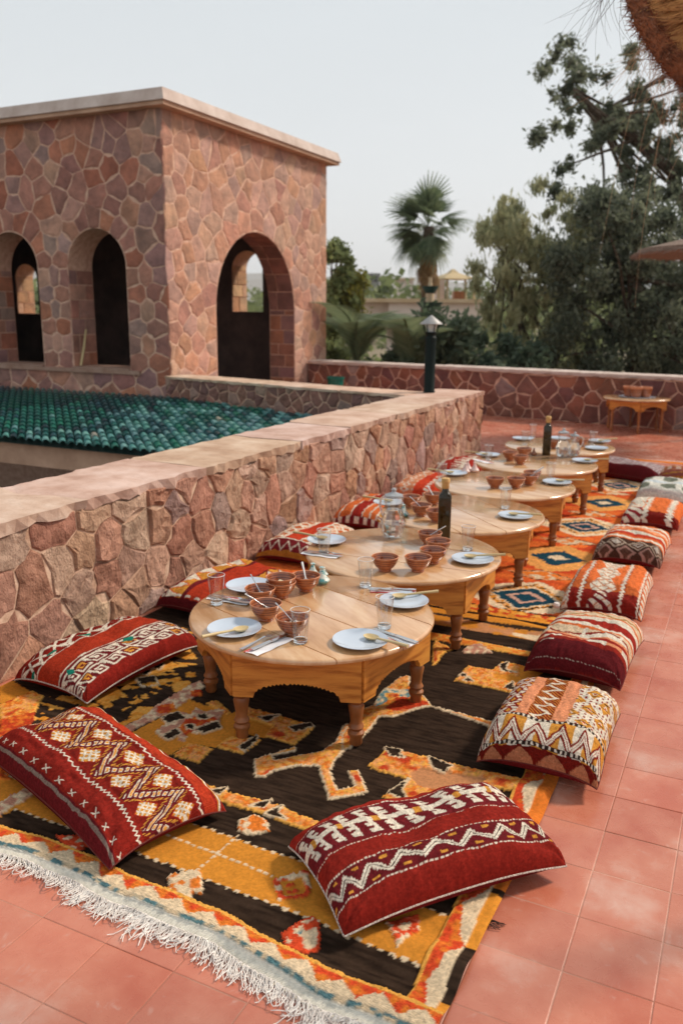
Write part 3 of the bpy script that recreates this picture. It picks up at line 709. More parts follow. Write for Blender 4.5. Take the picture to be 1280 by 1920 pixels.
def fork_mesh():
    b=MB();T=.0016
    pts=[(0,.0),(.03,.0),(.10,.004),(.135,.006),(.15,.002)]
    V=[];F=[];W=[.0085,.0075,.0035,.004,.010]
    for (x,z),w_ in zip(pts,W):V+=[(x,-w_,z+.003),(x,w_,z+.003),(x,w_,z+.003+T),(x,-w_,z+.003+T)]
    for i in range(4):
        a=4*i;F+=[(a,a+1,a+5,a+4),(a+1,a+2,a+6,a+5),(a+2,a+3,a+7,a+6),(a+3,a,a+4,a+7)]
    F+=[(0,3,2,1)];b.add(V,F)
    for k in range(4):
        y=-.0085+k*.0057;b.add([(.149,y-.0017,.005),(.149,y+.0017,.005),(.149,y+.0017,.0067),(.149,y-.0017,.0067),(.175,y-.001,.006),(.175,y+.001,.006),(.205,y,.010),(.175,y-.001,.0075)],[(0,1,5,4),(1,2,7,5),(2,3,7),(3,0,4,7),(4,5,6),(5,7,6),(7,4,6)])
    return b.mesh('fork',M['steel'],False)
def knife_mesh():
    b=MB();V=[];F=[]
    for x,w0,w1,z in ((0,-.007,.007,.003),(.05,-.008,.008,.003),(.10,-.006,.006,.004),(.11,-.009,.007,.004),(.17,-.010,.008,.004),(.20,-.006,.008,.004),(.212,.004,.007,.004)):
        t_=.0045 if x<.105 else .0015
        V+=[(x,w0,z),(x,w1,z),(x,w1,z+t_),(x,w0,z+t_)]
    for i in range(6):
        a=4*i;F+=[(a,a+1,a+5,a+4),(a+1,a+2,a+6,a+5),(a+2,a+3,a+7,a+6),(a+3,a,a+4,a+7)]
    F+=[(0,3,2,1),(24,25,26,27)];b.add(V,F);return b.mesh('knife',M['steel'],False)
def spoon_mesh(nm,L,mat,bw=.024,bl=.062,hr=.0045):
    "bowl at x=0..bl, handle towards +x; a shallow scooped oval"
    b=MB();V=[];F=[];n=20;R_=[0,.5,.82,1.0]
    for side,(off) in enumerate((0,-.004)):
        for r_ in R_:
            for k in range(n):
                a=2*PI*k/n;V.append((bl/2+bl/2*r_*math.cos(a),bw*r_*math.sin(a),.012-.010*(1-r_**2)+off*(1 if r_<1 else .4)))
    m=n*4
    for q in range(3):
        for k in range(n):
            a=q*n+k;c=q*n+(k+1)%n;F.append((a,c,c+n,a+n));F.append((m+a,m+a+n,m+c+n,m+c))
    for k in range(n):
        a=3*n+k;c=3*n+(k+1)%n;F.append((a,c,m+c,m+a))
    b.add(V,F);b.tube([(bl-.006,0,.0105),(bl+.03,0,.012),(L*.6,0,.014),(L,0,.016)],[hr*.9,hr,hr*1.1,hr*1.5],10)
    return b.mesh(nm,mat,True)
fork_m=fork_mesh();knife_m=knife_mesh();wsp_m=spoon_mesh('wooden_spoon',.205,M['spoonwood'],.0235,.066,.0048);tsp_m=spoon_mesh('teaspoon',.13,M['steel'],.012,.034,.002)
M['ceramic_white']=pmat('white_ceramic',(.7,.7,.68),(.78,.78,.76),.15,5,2,spec=.5)
wts_m=spoon_mesh('white_spoon',.125,M['ceramic_white'],.012,.034,.0035)
def napkin_mesh():
    b=MB();V=[];F=[];nx,ny=14,5
    for i in range(nx):
        for j in range(ny):
            x=.0+.20*i/(nx-1);y=-.03+.06*j/(ny-1);V.append((x,y,.0022+.0012*math.sin(x*70+j)+ (.0015 if j in(1,2) else 0)))
    for i in range(nx-1):
        for j in range(ny-1):a=i*ny+j;F.append((a,a+ny,a+ny+1,a+1))
    b.add(V,F);return b.mesh('napkin',M['napkin'],True)
nap_m=napkin_mesh();b=MB();b.box((0,.0305,0),(.2,.036,.003));b.box((.0,.0185,.0042),(.2,.0215,.005));hem_m=b.mesh('napkin_hem',M['napkin_red'])
def glass(x,y,z,label,g):
    t=thing('drinking_glass',label,'glass',(x,y,z),rnd.uniform(0,6),g)
    link('glass_wall',glass_wall,t);link('inner_wall',glass_in,t);link('glass_base',glass_base,t);link('rim',glass_rim,t)
def seg(nm,mesh,p,q,z,label,cat,g,tail=0,rx=0,ry=0):
    a=math.atan2(q[1]-p[1],q[0]-p[0]);o=link(nm,mesh,None,(p[0],p[1],z),(rx,ry,a));return tag(o,label,cat,g)
TN=['nearest round table','second table','third table','fourth table','fifth table','farthest table']
TN=['the nearest table','the second table','the third table','the fourth table','the fifth table','the farthest table of the row']
W={0:dict(plate=[((-1.687,2.556),'front left edge, closest to the camera'),((-1.208,2.669),'front right edge'),((-1.226,3.15),'far right edge'),((-1.912,3.024),'wall side, partly behind the bowls')],
 glass=[((-1.923,2.785),'wall side, in front of the rear plate'),((-1.411,2.577),'front, before the feta bowl'),((-1.19,2.854),'right half, between the two right plates'),((-1.463,3.28),'far side, just before the second table')]),
 1:dict(plate=[((-1.954,3.863),'wall side'),((-1.154,3.883),'right edge')],glass=[((-1.866,3.66),'wall side, next to the folded napkin'),((-1.237,4.064),'right side, behind the plate')]),
 2:dict(plate=[((-1.2,4.886),'right edge'),((-2.01,4.862),'wall side, behind the jug')],glass=[((-1.319,5.092),'right side, behind the plate')]),
 3:dict(plate=[((-1.196,6.044),'right edge'),((-1.97,6.02),'wall side')],glass=[((-1.967,5.741),'wall side, above the oil bottle'),((-1.271,6.159),'right side, behind the plate')]),
 4:dict(plate=[((-1.185,7.069),'right edge'),((-1.98,6.97),'wall side')],glass=[((-1.913,6.76),'wall side')]),
 5:dict(plate=[((-1.212,7.801),'right edge, nearer one'),((-1.26,8.257),'far right edge'),((-1.95,8.06),'wall side'),((-1.639,8.25),'behind the dark bottle')],glass=[((-1.90,8.25),'far wall side'),((-1.281,8.009),'right side between two plates'),((-1.85,7.738),'wall side near its front')])}
for ti,d in W.items():
    for (p,s) in d['plate']:tag(link('plate',plate_m,None,(p[0],p[1],TZT)),'pale blue-white dinner plate on %s, %s'%(TN[ti],s),'plate','plates laid on the low tables')
    for (p,s) in d['glass']:glass(p[0],p[1],TZT,'clear tapered water glass on %s, %s'%(TN[ti],s),'drinking glasses on the low tables')
pz=TZT+.0085
for nm,p,q,lab in (('a',(-1.643,2.583),(-1.719,2.407),'front left plate of the nearest table'),('b',(-1.211,2.713),(-1.012,2.656),'front right plate of the nearest table'),('c',(-1.29,3.17),(-1.10,3.305),'far right plate of the nearest table'),
 ('d',(-1.205,3.901),(-1.018,3.976),'right plate of the second table'),('e',(-1.96,3.885),(-2.183,3.875),'wall side plate of the second table'),('f',(-1.25,4.912),(-1.024,4.908),'right plate of the third table'),('g',(-2.0,4.90),(-2.2,4.88),'wall side plate of the third table'),
 ('h',(-1.97,6.04),(-2.17,6.0),'wall side plate of the fourth table'),('i',(-1.22,6.10),(-1.02,6.13),'right plate of the fourth table'),('j',(-1.20,7.10),(-1.02,7.14),'right plate of the fifth table'),('k',(-1.98,6.99),(-2.15,6.95),'wall side plate of the fifth table'),('l',(-1.28,8.27),(-1.12,8.40),'far right plate of the farthest table')):
    seg('wooden_spoon',wsp_m,p,q,pz,'pale lemonwood spoon lying across the '+lab,'spoon','wooden spoons laid on the plates',ry=-.02)
for nm,m_,p,q,z,lab in (('fork',fork_m,(-1.561,2.404),(-1.525,2.624),.004,'beside the front left plate of the nearest table'),('fork',fork_m,(-1.035,2.716),(-1.235,2.791),.004,'beside the front right plate of the nearest table'),
 ('fork',fork_m,(-1.244,3.289),(-1.433,3.224),.004,'behind the far right plate of the nearest table'),('fork',fork_m,(-2.0,2.866),(-1.81,2.861),.004,'in front of the wall side plate of the nearest table'),
 ('fork',fork_m,(-1.955,3.65),(-1.755,3.666),.004,'on the napkin at the wall side of the second table'),('fork',fork_m,(-1.062,4.03),(-1.243,3.955),.004,'behind the right plate of the second table'),
 ('knife',knife_m,(-1.524,2.417),(-1.482,2.61),.004,'on the napkin by the front left plate of the nearest table'),('knife',knife_m,(-1.013,2.75),(-1.204,2.807),.004,'on the napkin by the front right plate of the nearest table'),
 ('knife',knife_m,(-1.235,3.315),(-1.42,3.25),.004,'on the napkin behind the far right plate of the nearest table'),('knife',knife_m,(-2.0,2.838),(-1.80,2.836),.004,'on the napkin before the wall side plate of the nearest table'),
 ('knife',knife_m,(-1.96,3.625),(-1.76,3.635),.004,'on the napkin at the wall side of the second table')):
    seg(nm,m_,p,q,TZT+z,'polished steel %s %s'%(nm,lab),nm,'forks and knives on the low tables')
for p,q,lab in (((-1.512,2.395),(-1.470,2.60),'by the front left plate of the nearest table'),((-1.022,2.735),(-1.215,2.805),'by the front right plate of the nearest table'),((-1.237,3.32),(-1.42,3.25),'behind the far right plate of the nearest table'),
 ((-2.0,2.845),(-1.81,2.85),'in front of the wall side plate of the nearest table'),((-1.97,3.63),(-1.77,3.635),'at the wall side of the second table'),((-2.02,6.74),(-1.85,6.62),'at the wall side of the fifth table')):
    a=math.atan2(q[1]-p[1],q[0]-p[0]);t=thing('napkin','folded red-hemmed white napkin '+lab,'napkin',(p[0],p[1],TZT),a,'folded napkins on the low tables')
    link('cloth',nap_m,t);link('red_hem',hem_m,t)
def heap(nm,mat,n,rad,size,seed,kind='crumb',base=.030):
    rg=random.Random(seed);b=MB()
    for _ in range(n):
        a=rg.uniform(0,2*PI);r_=rad*math.sqrt(rg.random());x,y=r_*math.cos(a),r_*math.sin(a);z=base+.012*(1-(r_/rad)**2)+rg.uniform(0,.004);s=size*rg.uniform(.7,1.25)
        if kind=='crumb':
            q=Matrix.Rotation(rg.uniform(0,6),3,'Z')@Matrix.Rotation(rg.uniform(-.6,.6),3,'X');V=[q@Vector((sx*s,sy*s*.8,sz*s*.6))+Vector((x,y,z)) for sx in(-1,1) for sy in(-1,1) for sz in(-1,1)]
            b.add([tuple(v) for v in V],[(0,1,3,2),(4,6,7,5),(0,4,5,1),(2,3,7,6),(0,2,6,4),(1,5,7,3)])
        else:
            V=[];F=[]
            for i,(rr,zz) in enumerate(((.3,-.9),(.95,-.35),(.95,.35),(.3,.9))):
                for k in range(7):t_=2*PI*k/7;V.append((x+s*rr*math.cos(t_),y+s*rr*math.sin(t_)*1.2,z+s*zz))
            for i in range(3):
                for k in range(7):F.append((i*7+k,i*7+(k+1)%7,i*7+7+(k+1)%7,i*7+7+k))
            F.append(tuple(range(21,28)));b.add(V,F)
    b.lathe([(rad*1.15,base-.004),(rad*.7,base+.006),(.001,base+.012)],20,cap0=False)
    return b.mesh(nm,mat,kind!='crumb')
M['olive']=pmat('black_green_olives',(.02,.022,.01),(.06,.055,.015),.25,60,2,spec=.6)
M['feta']=pmat('white_cheese',(.72,.70,.62),(.8,.78,.7),.7,60,3)
M['spice']=pmat('orange_relish',(.42,.12,.015),(.55,.22,.03),.6,80,3)
M['butter']=pmat('pale_butter',(.72,.62,.38),(.78,.70,.48),.5,60,3)
hm={'olives':heap('olives',M['olive'],34,.034,.0065,1,'ball'),'cheese cubes':heap('cheese_cubes',M['feta'],26,.036,.0085,2),'orange relish':heap('relish',M['spice'],50,.036,.004,3),'butter pieces':heap('butter_pieces',M['butter'],9,.018,.009,4)}
def bowl(x,y,ti,pos,food=None,spoon=None,rot=0,z=None,stack=False):
    z=TZT if z is None else z
    where='on %s, %s'%(TN[ti],pos) if ti is not None else pos
    tag(link('bowl',bowl_m,None,(x,y,z)),'ringed brown bowl %s'%where,'bowl','glazed terracotta bowls')
    zz=z
    if food:
        fm=hm[food];tag(link(fm.name.split('.')[0],fm,None,(x,y,zz),(0,0,rnd.uniform(0,6))),('%s in the bowl on %s, %s'%(food,TN[ti],pos.replace('with ','by '))),'food')
    if spoon:
        m_=wts_m if spoon=='white' else tsp_m;a=rot
        o=link('spoon' if spoon=='white' else 'teaspoon',m_,None,(x-.022*math.cos(a),y-.022*math.sin(a),zz+.030),(0,0,0))
        o.rotation_euler=Matrix.Rotation(a,3,'Z').to_4x4().to_euler();o.rotation_euler=(Matrix.Rotation(a,3,'Z')@Matrix.Rotation(-.52,3,'Y')).to_euler()
        tag(o,'%s in the bowl %s'%('white spoon' if spoon=='white' else 'steel teaspoon',where),'spoon')
bowl(-1.644,2.719,0,'in the middle of its cluster','olives','steel',R(205))
bowl(-1.476,2.633,0,'just behind the front glass','cheese cubes','steel',R(170))
bowl(-1.761,2.868,0,'left of the stacked pair',None,'steel',R(150))
bowl(-1.727,2.983,0,'bottom one of the stacked pair')
bowl(-1.727,2.983,0,'top one of the stacked pair','butter pieces',z=TZT+.022)
bowl(-1.675,3.11,0,'farthest back, by the spice pots','orange relish','white',R(130))
bowl(-1.479,3.538,1,'leftmost of its five','cheese cubes')
bowl(-1.338,3.606,1,'second from the left of its five')
bowl(-1.320,3.763,1,'middle one of its five')
bowl(-1.352,3.93,1,'fourth of five, beside the oil bottle','butter pieces')
bowl(-1.445,4.06,1,'farthest of five, by the oil bottle',None,'steel',R(20))
bowl(-1.86,4.85,2,'nearest the wall','cheese cubes');bowl(-1.72,4.66,2,'just behind the jug',None,'steel',R(170));bowl(-1.585,4.56,2,'just left of the oil bottle');bowl(-1.76,4.99,2,'farthest of its cluster','cheese cubes','white',R(140))
bowl(-1.556,5.689,3,'leftmost of four, standing apart','cheese cubes');bowl(-1.422,5.755,3,'second from the left');bowl(-1.366,5.905,3,'third from the left',None,'steel',R(30));bowl(-1.381,6.06,3,'farthest of its four','cheese cubes','white',R(20))
bowl(-1.755,6.846,4,'leftmost of three');bowl(-1.633,6.708,4,'nearest the camera','olives');bowl(-1.700,7.10,4,'farthest, beside the spice pots','orange relish')
bowl(-1.37,7.93,5,'right of the farther jug');bowl(-1.56,7.66,5,'near its front edge')
# cups stacked on the end table
cup_m=lathe_mesh('cup',[(.03,0),(.036,.003),(.045,.04),(.05,.085),(.048,.088),(.045,.083),(.040,.04),(.028,.012),(.0005,.01)],M['bowl'],28)
for k,(dx,dy,p) in enumerate(((-.09,.05,'leftmost'),(.0,-.04,'middle and frontmost'),(.10,.05,'rightmost'))):
    o=tag(link('cup',cup_m,None,(-1.44+dx*1.15,12.34+dy,.474),(0,0,0),(1.75,1.75,1.6)),'orange terracotta cup on the far lone table, %s of three'%p,'cup','cups on the far table')
b=MB();b.lathe([(.18,.0),(.24,.002),(.25,.01),(.24,.008),(.001,.006)],36);tag(b.obj('tray',M['plate'],None,(-1.43,12.36,.464)),'pale round tray under the orange cups on the far table','tray')
# little painted tagine-shaped salt pots
M['paint_pot']=pmat('painted_pot',(.62,.66,.6),(.10,.32,.34),.25,42,2,ramp=(.5,.56),coat=.4)
M['pot_brown']=pmat('brown_pot',(.22,.07,.03),(.32,.12,.05),.3,20,2,coat=.3)
M['pot_pink']=pmat('pinkish_shaker',(.62,.42,.38),(.68,.52,.48),.3,30,2,coat=.3)
def pot(x,y,z,s,mat,label,g):
    t=thing('spice_pot',label,'spice pot',(x,y,z),0,g);b=MB();b.lathe([(.024*s,0),(.03*s,.003*s),(.037*s,.014*s),(.036*s,.018*s)],24);b.obj('dish',mat,t,smooth=True)
    b=MB();b.lathe([(.034*s,.019*s),(.028*s,.026*s),(.016*s,.042*s),(.010*s,.060*s),(.008*s,.066*s),(.012*s,.072*s),(.012*s,.076*s),(.001,.08*s)],24);b.obj('conical_lid',mat,t,smooth=True)
g='little tagine-shaped spice pots'
pot(-1.66,3.235,TZT,1.0,M['paint_pot'],'white and turquoise spice pot behind the relish bowl, larger one','painted spice pots')
pot(-1.735,3.29,TZT,.9,M['paint_pot'],'white and turquoise spice pot behind the relish bowl, half hidden','painted spice pots')
pot(-1.70,3.335,TZT,.55,M['paint_pot'],'tiny turquoise lid pot between the two painted spice pots','painted spice pots')
pot(-1.91,6.13,TZT,.95,M['pot_pink'],'pinkish cone-shaped shaker on the fourth table, nearest the camera','shakers')
pot(-1.86,6.20,TZT,1.0,M['pot_pink'],'pinkish cone-shaped shaker on the fourth table, right one','shakers')
pot(-1.93,6.24,TZT,1.0,M['pot_pink'],'pinkish cone-shaped shaker on the fourth table, left one','shakers')
pot(-1.70,7.22,TZT,.9,M['pot_brown'],'brown cone-topped spice pot on the fifth table, left one','brown pots');pot(-1.64,7.20,TZT,.8,M['pot_brown'],'brown cone-topped spice pot on the fifth table, right one','brown pots')
pot(-1.81,4.60,TZT,.95,M['paint_pot'],'turquoise spice pot on the third table behind the water jug','painted spice pots')
# bottles: square, dark oil, golden neck
def oil_bottle(x,y,z,rot,label):
    t=thing('oil_bottle',label,'bottle',(x,y,z),rot,'tall square oil bottles');t.scale=(1.3,1.3,1.15)
    b=MB();V=[];F=[]
    def sq(h,c,zz,n=5):
        P=[]
        for q in range(4):
            a0=PI/2*q
            for k in range(n):
                a=a0+PI/2*k/(n-1);P.append(((h-c)*(1 if q in(0,3) else -1)+c*math.cos(a),(h-c)*(1 if q in(0,1) else -1)+c*math.sin(a),zz))
        return P
    prof=[(.024,.008,0),(.0265,.008,.004),(.0265,.008,.205),(.025,.010,.215),(.0165,.0135,.226),(.0135,.0134,.235),(.013,.0129,.262)]
    for h,c,zz in prof:V+=sq(h,c,zz)
    m=20
    for i in range(len(prof)-1):
        for k in range(m):F.append((i*m+k,i*m+(k+1)%m,(i+1)*m+(k+1)%m,(i+1)*m+k))
    F.append(tuple(range(m-1,-1,-1)));F.append(tuple(range((len(prof)-1)*m,len(prof)*m)))
    b.add(V,F);b.obj('bottle_body',M['bottle'],t,smooth=True)
    b=MB();b.lathe([(.0145,.244),(.0155,.246),(.0155,.27),(.0175,.272),(.0175,.290),(.016,.292)],20);b.obj('stopper',M['cork'],t,smooth=True)
oil_bottle(-1.422,4.22,TZT,R(20),'tall dark olive oil bottle with a golden stopper on the second table')
oil_bottle(-1.547,7.27,TZT,R(10),'tall dark oil bottle farther down the row, on the fifth table')
# faceted glass water jugs
def jug(x,y,z,rot,label,s=1.0):
    t=thing('water_jug',label,'jug',(x,y,z),rot,'faceted glass water jugs');n=20
    def fac(prof,amp):
        V=[];F=[]
        for r_,zz in prof:
            for k in range(n):
                a=2*PI*k/n;q=r_*(1+(amp if k%2 else -amp)*(1 if .01<zz<.13 else .1));V.append((q*math.cos(a)*s,q*math.sin(a)*s,zz*s))
        for i in range(len(prof)-1):
            for k in range(n):F.append((i*n+k,i*n+(k+1)%n,(i+1)*n+(k+1)%n,(i+1)*n+k))
        F.append(tuple(range(n-1,-1,-1)));return V,F
    V,F=fac([(.04,0),(.048,.006),(.056,.03),(.066,.075),(.063,.085),(.050,.125),(.040,.145),(.041,.155),(.047,.195),(.049,.205),(.0465,.205),(.044,.193),(.0375,.152),(.037,.146),(.047,.124),(.058,.085),(.060,.074),(.050,.03),(.042,.010),(.001,.010)],.035)
    link('jug_body',me('jug_body',V,F,M['glass']),t)
    V,F=fac([(.001,.012),(.040,.012),(.048,.031),(.0575,.074),(.0555,.085),(.045,.124),(.0365,.143),(.001,.143)],.03);link('water',me('water',V,F,M['water']),t)
    b=MB();b.tube([( .046*s,0,.195*s),(.07*s,0,.2*s),(.088*s,0,.18*s),(.09*s,0,.145*s),(.075*s,0,.11*s),(.058*s,0,.098*s)],[.006]*6,10);b.obj('handle',M['glass_solid'],t,smooth=True)
    b=MB();b.lathe([(.044*s,.206*s),(.047*s,.21*s),(.045*s,.218*s),(.02*s,.226*s),(.010*s,.232*s),(.013*s,.244*s),(.006*s,.25*s)],24);b.obj('lid',M['lidglass'],t,smooth=True)
M['water']=glassy('clear_water',(.96,.98,.98),mode='solid');M['water'].node_tree.nodes['Principled BSDF'].inputs['IOR'].default_value=1.33
M['lidglass']=pmat('clear_plastic_lid',(.55,.57,.6),(.62,.64,.67),.15,9,2,spec=.6)
M['lidglass'].node_tree.nodes['Principled BSDF'].inputs['Transmission Weight'].default_value=.5
jug(-1.679,4.12,TZT,R(160),'faceted glass water jug with handle and lid on the second table',1.1)
jug(-1.40,7.22,TZT,R(20),'faceted glass water jug beside the farther bottle on the fifth table')
jug(-1.32,7.30,TZT,R(30),'smaller glass jug half hidden behind the farther water jug',.85)
# ================================================================== RUGS
def vnoise(X,Y,s,seed=0):
    "smooth value noise, numpy"
    r=np.random.RandomState(seed);n=256;T=r.rand(n,n)
    x=X/s+seed*17.3;y=Y/s+seed*9.1;xi=np.floor(x).astype(int);yi=np.floor(y).astype(int);fx=x-xi;fy=y-yi
    fx=fx*fx*(3-2*fx);fy=fy*fy*(3-2*fy);g=lambda a,b:T[a%n,b%n]
    return (g(xi,yi)*(1-fx)+g(xi+1,yi)*fx)*(1-fy)+(g(xi,yi+1)*(1-fx)+g(xi+1,yi+1)*fx)*fy
def inpoly(X,Y,poly):
    r=np.zeros(X.shape,bool);n=len(poly)
    for i in range(n):
        x0,y0=poly[i];x1,y1=poly[(i+1)%n]
        if y0==y1:continue
        c=((y0>Y)!=(y1>Y))&(X<(x1-x0)*(Y-y0)/(y1-y0)+x0);r^=c
    return r
def pdist(X,Y,poly):
    d=np.full(X.shape,9.);n=len(poly)
    for i in range(n):
        x0,y0=poly[i];x1,y1=poly[(i+1)%n];dx,dy=x1-x0,y1-y0;t=np.clip(((X-x0)*dx+(Y-y0)*dy)/(dx*dx+dy*dy+1e-9),0,1)
        d=np.minimum(d,np.hypot(X-x0-t*dx,Y-y0-t*dy))
    return d
cK=np.array((.034,.020,.013));cY=np.array((.70,.270,.035));cO=np.array((.74,.20,.03));cRR=np.array((.55,.06,.02));cC=np.array((.76,.58,.38));cW=np.array((.82,.77,.66));cT=np.array((.10,.20,.22));cP=np.array((.58,.27,.18));cPE=np.array((.80,.36,.13));cS=np.array((.82,.40,.08));cA=np.array((.60,.27,.12))
class Cv:
    def __init__(s,X,Y,base):
        s.X=X;s.Y=Y;s.c=np.tile(base,(X.size,1)).reshape(X.shape+(3,)).astype(float);s.h=np.zeros(X.shape)
    def put(s,m,col,h=None):
        s.c[m]=col if np.ndim(col)==1 else col[m]
        if h is not None:s.h[m]=h
def mix2(a,b,n,lo=.4,hi=.6):
    k=np.clip((n-lo)/(hi-lo),0,1)[...,None];return a*(1-k)+b*k
M['rug']=cloth('flatweave_and_pile_rug',(0,1,0),700,.97,.6,(.86,1.12),.003,90)
M['cushion']=cloth('kilim_cushion_cloth',(1,0,0),900,.95,.55,(.72,1.22),.0015,110)
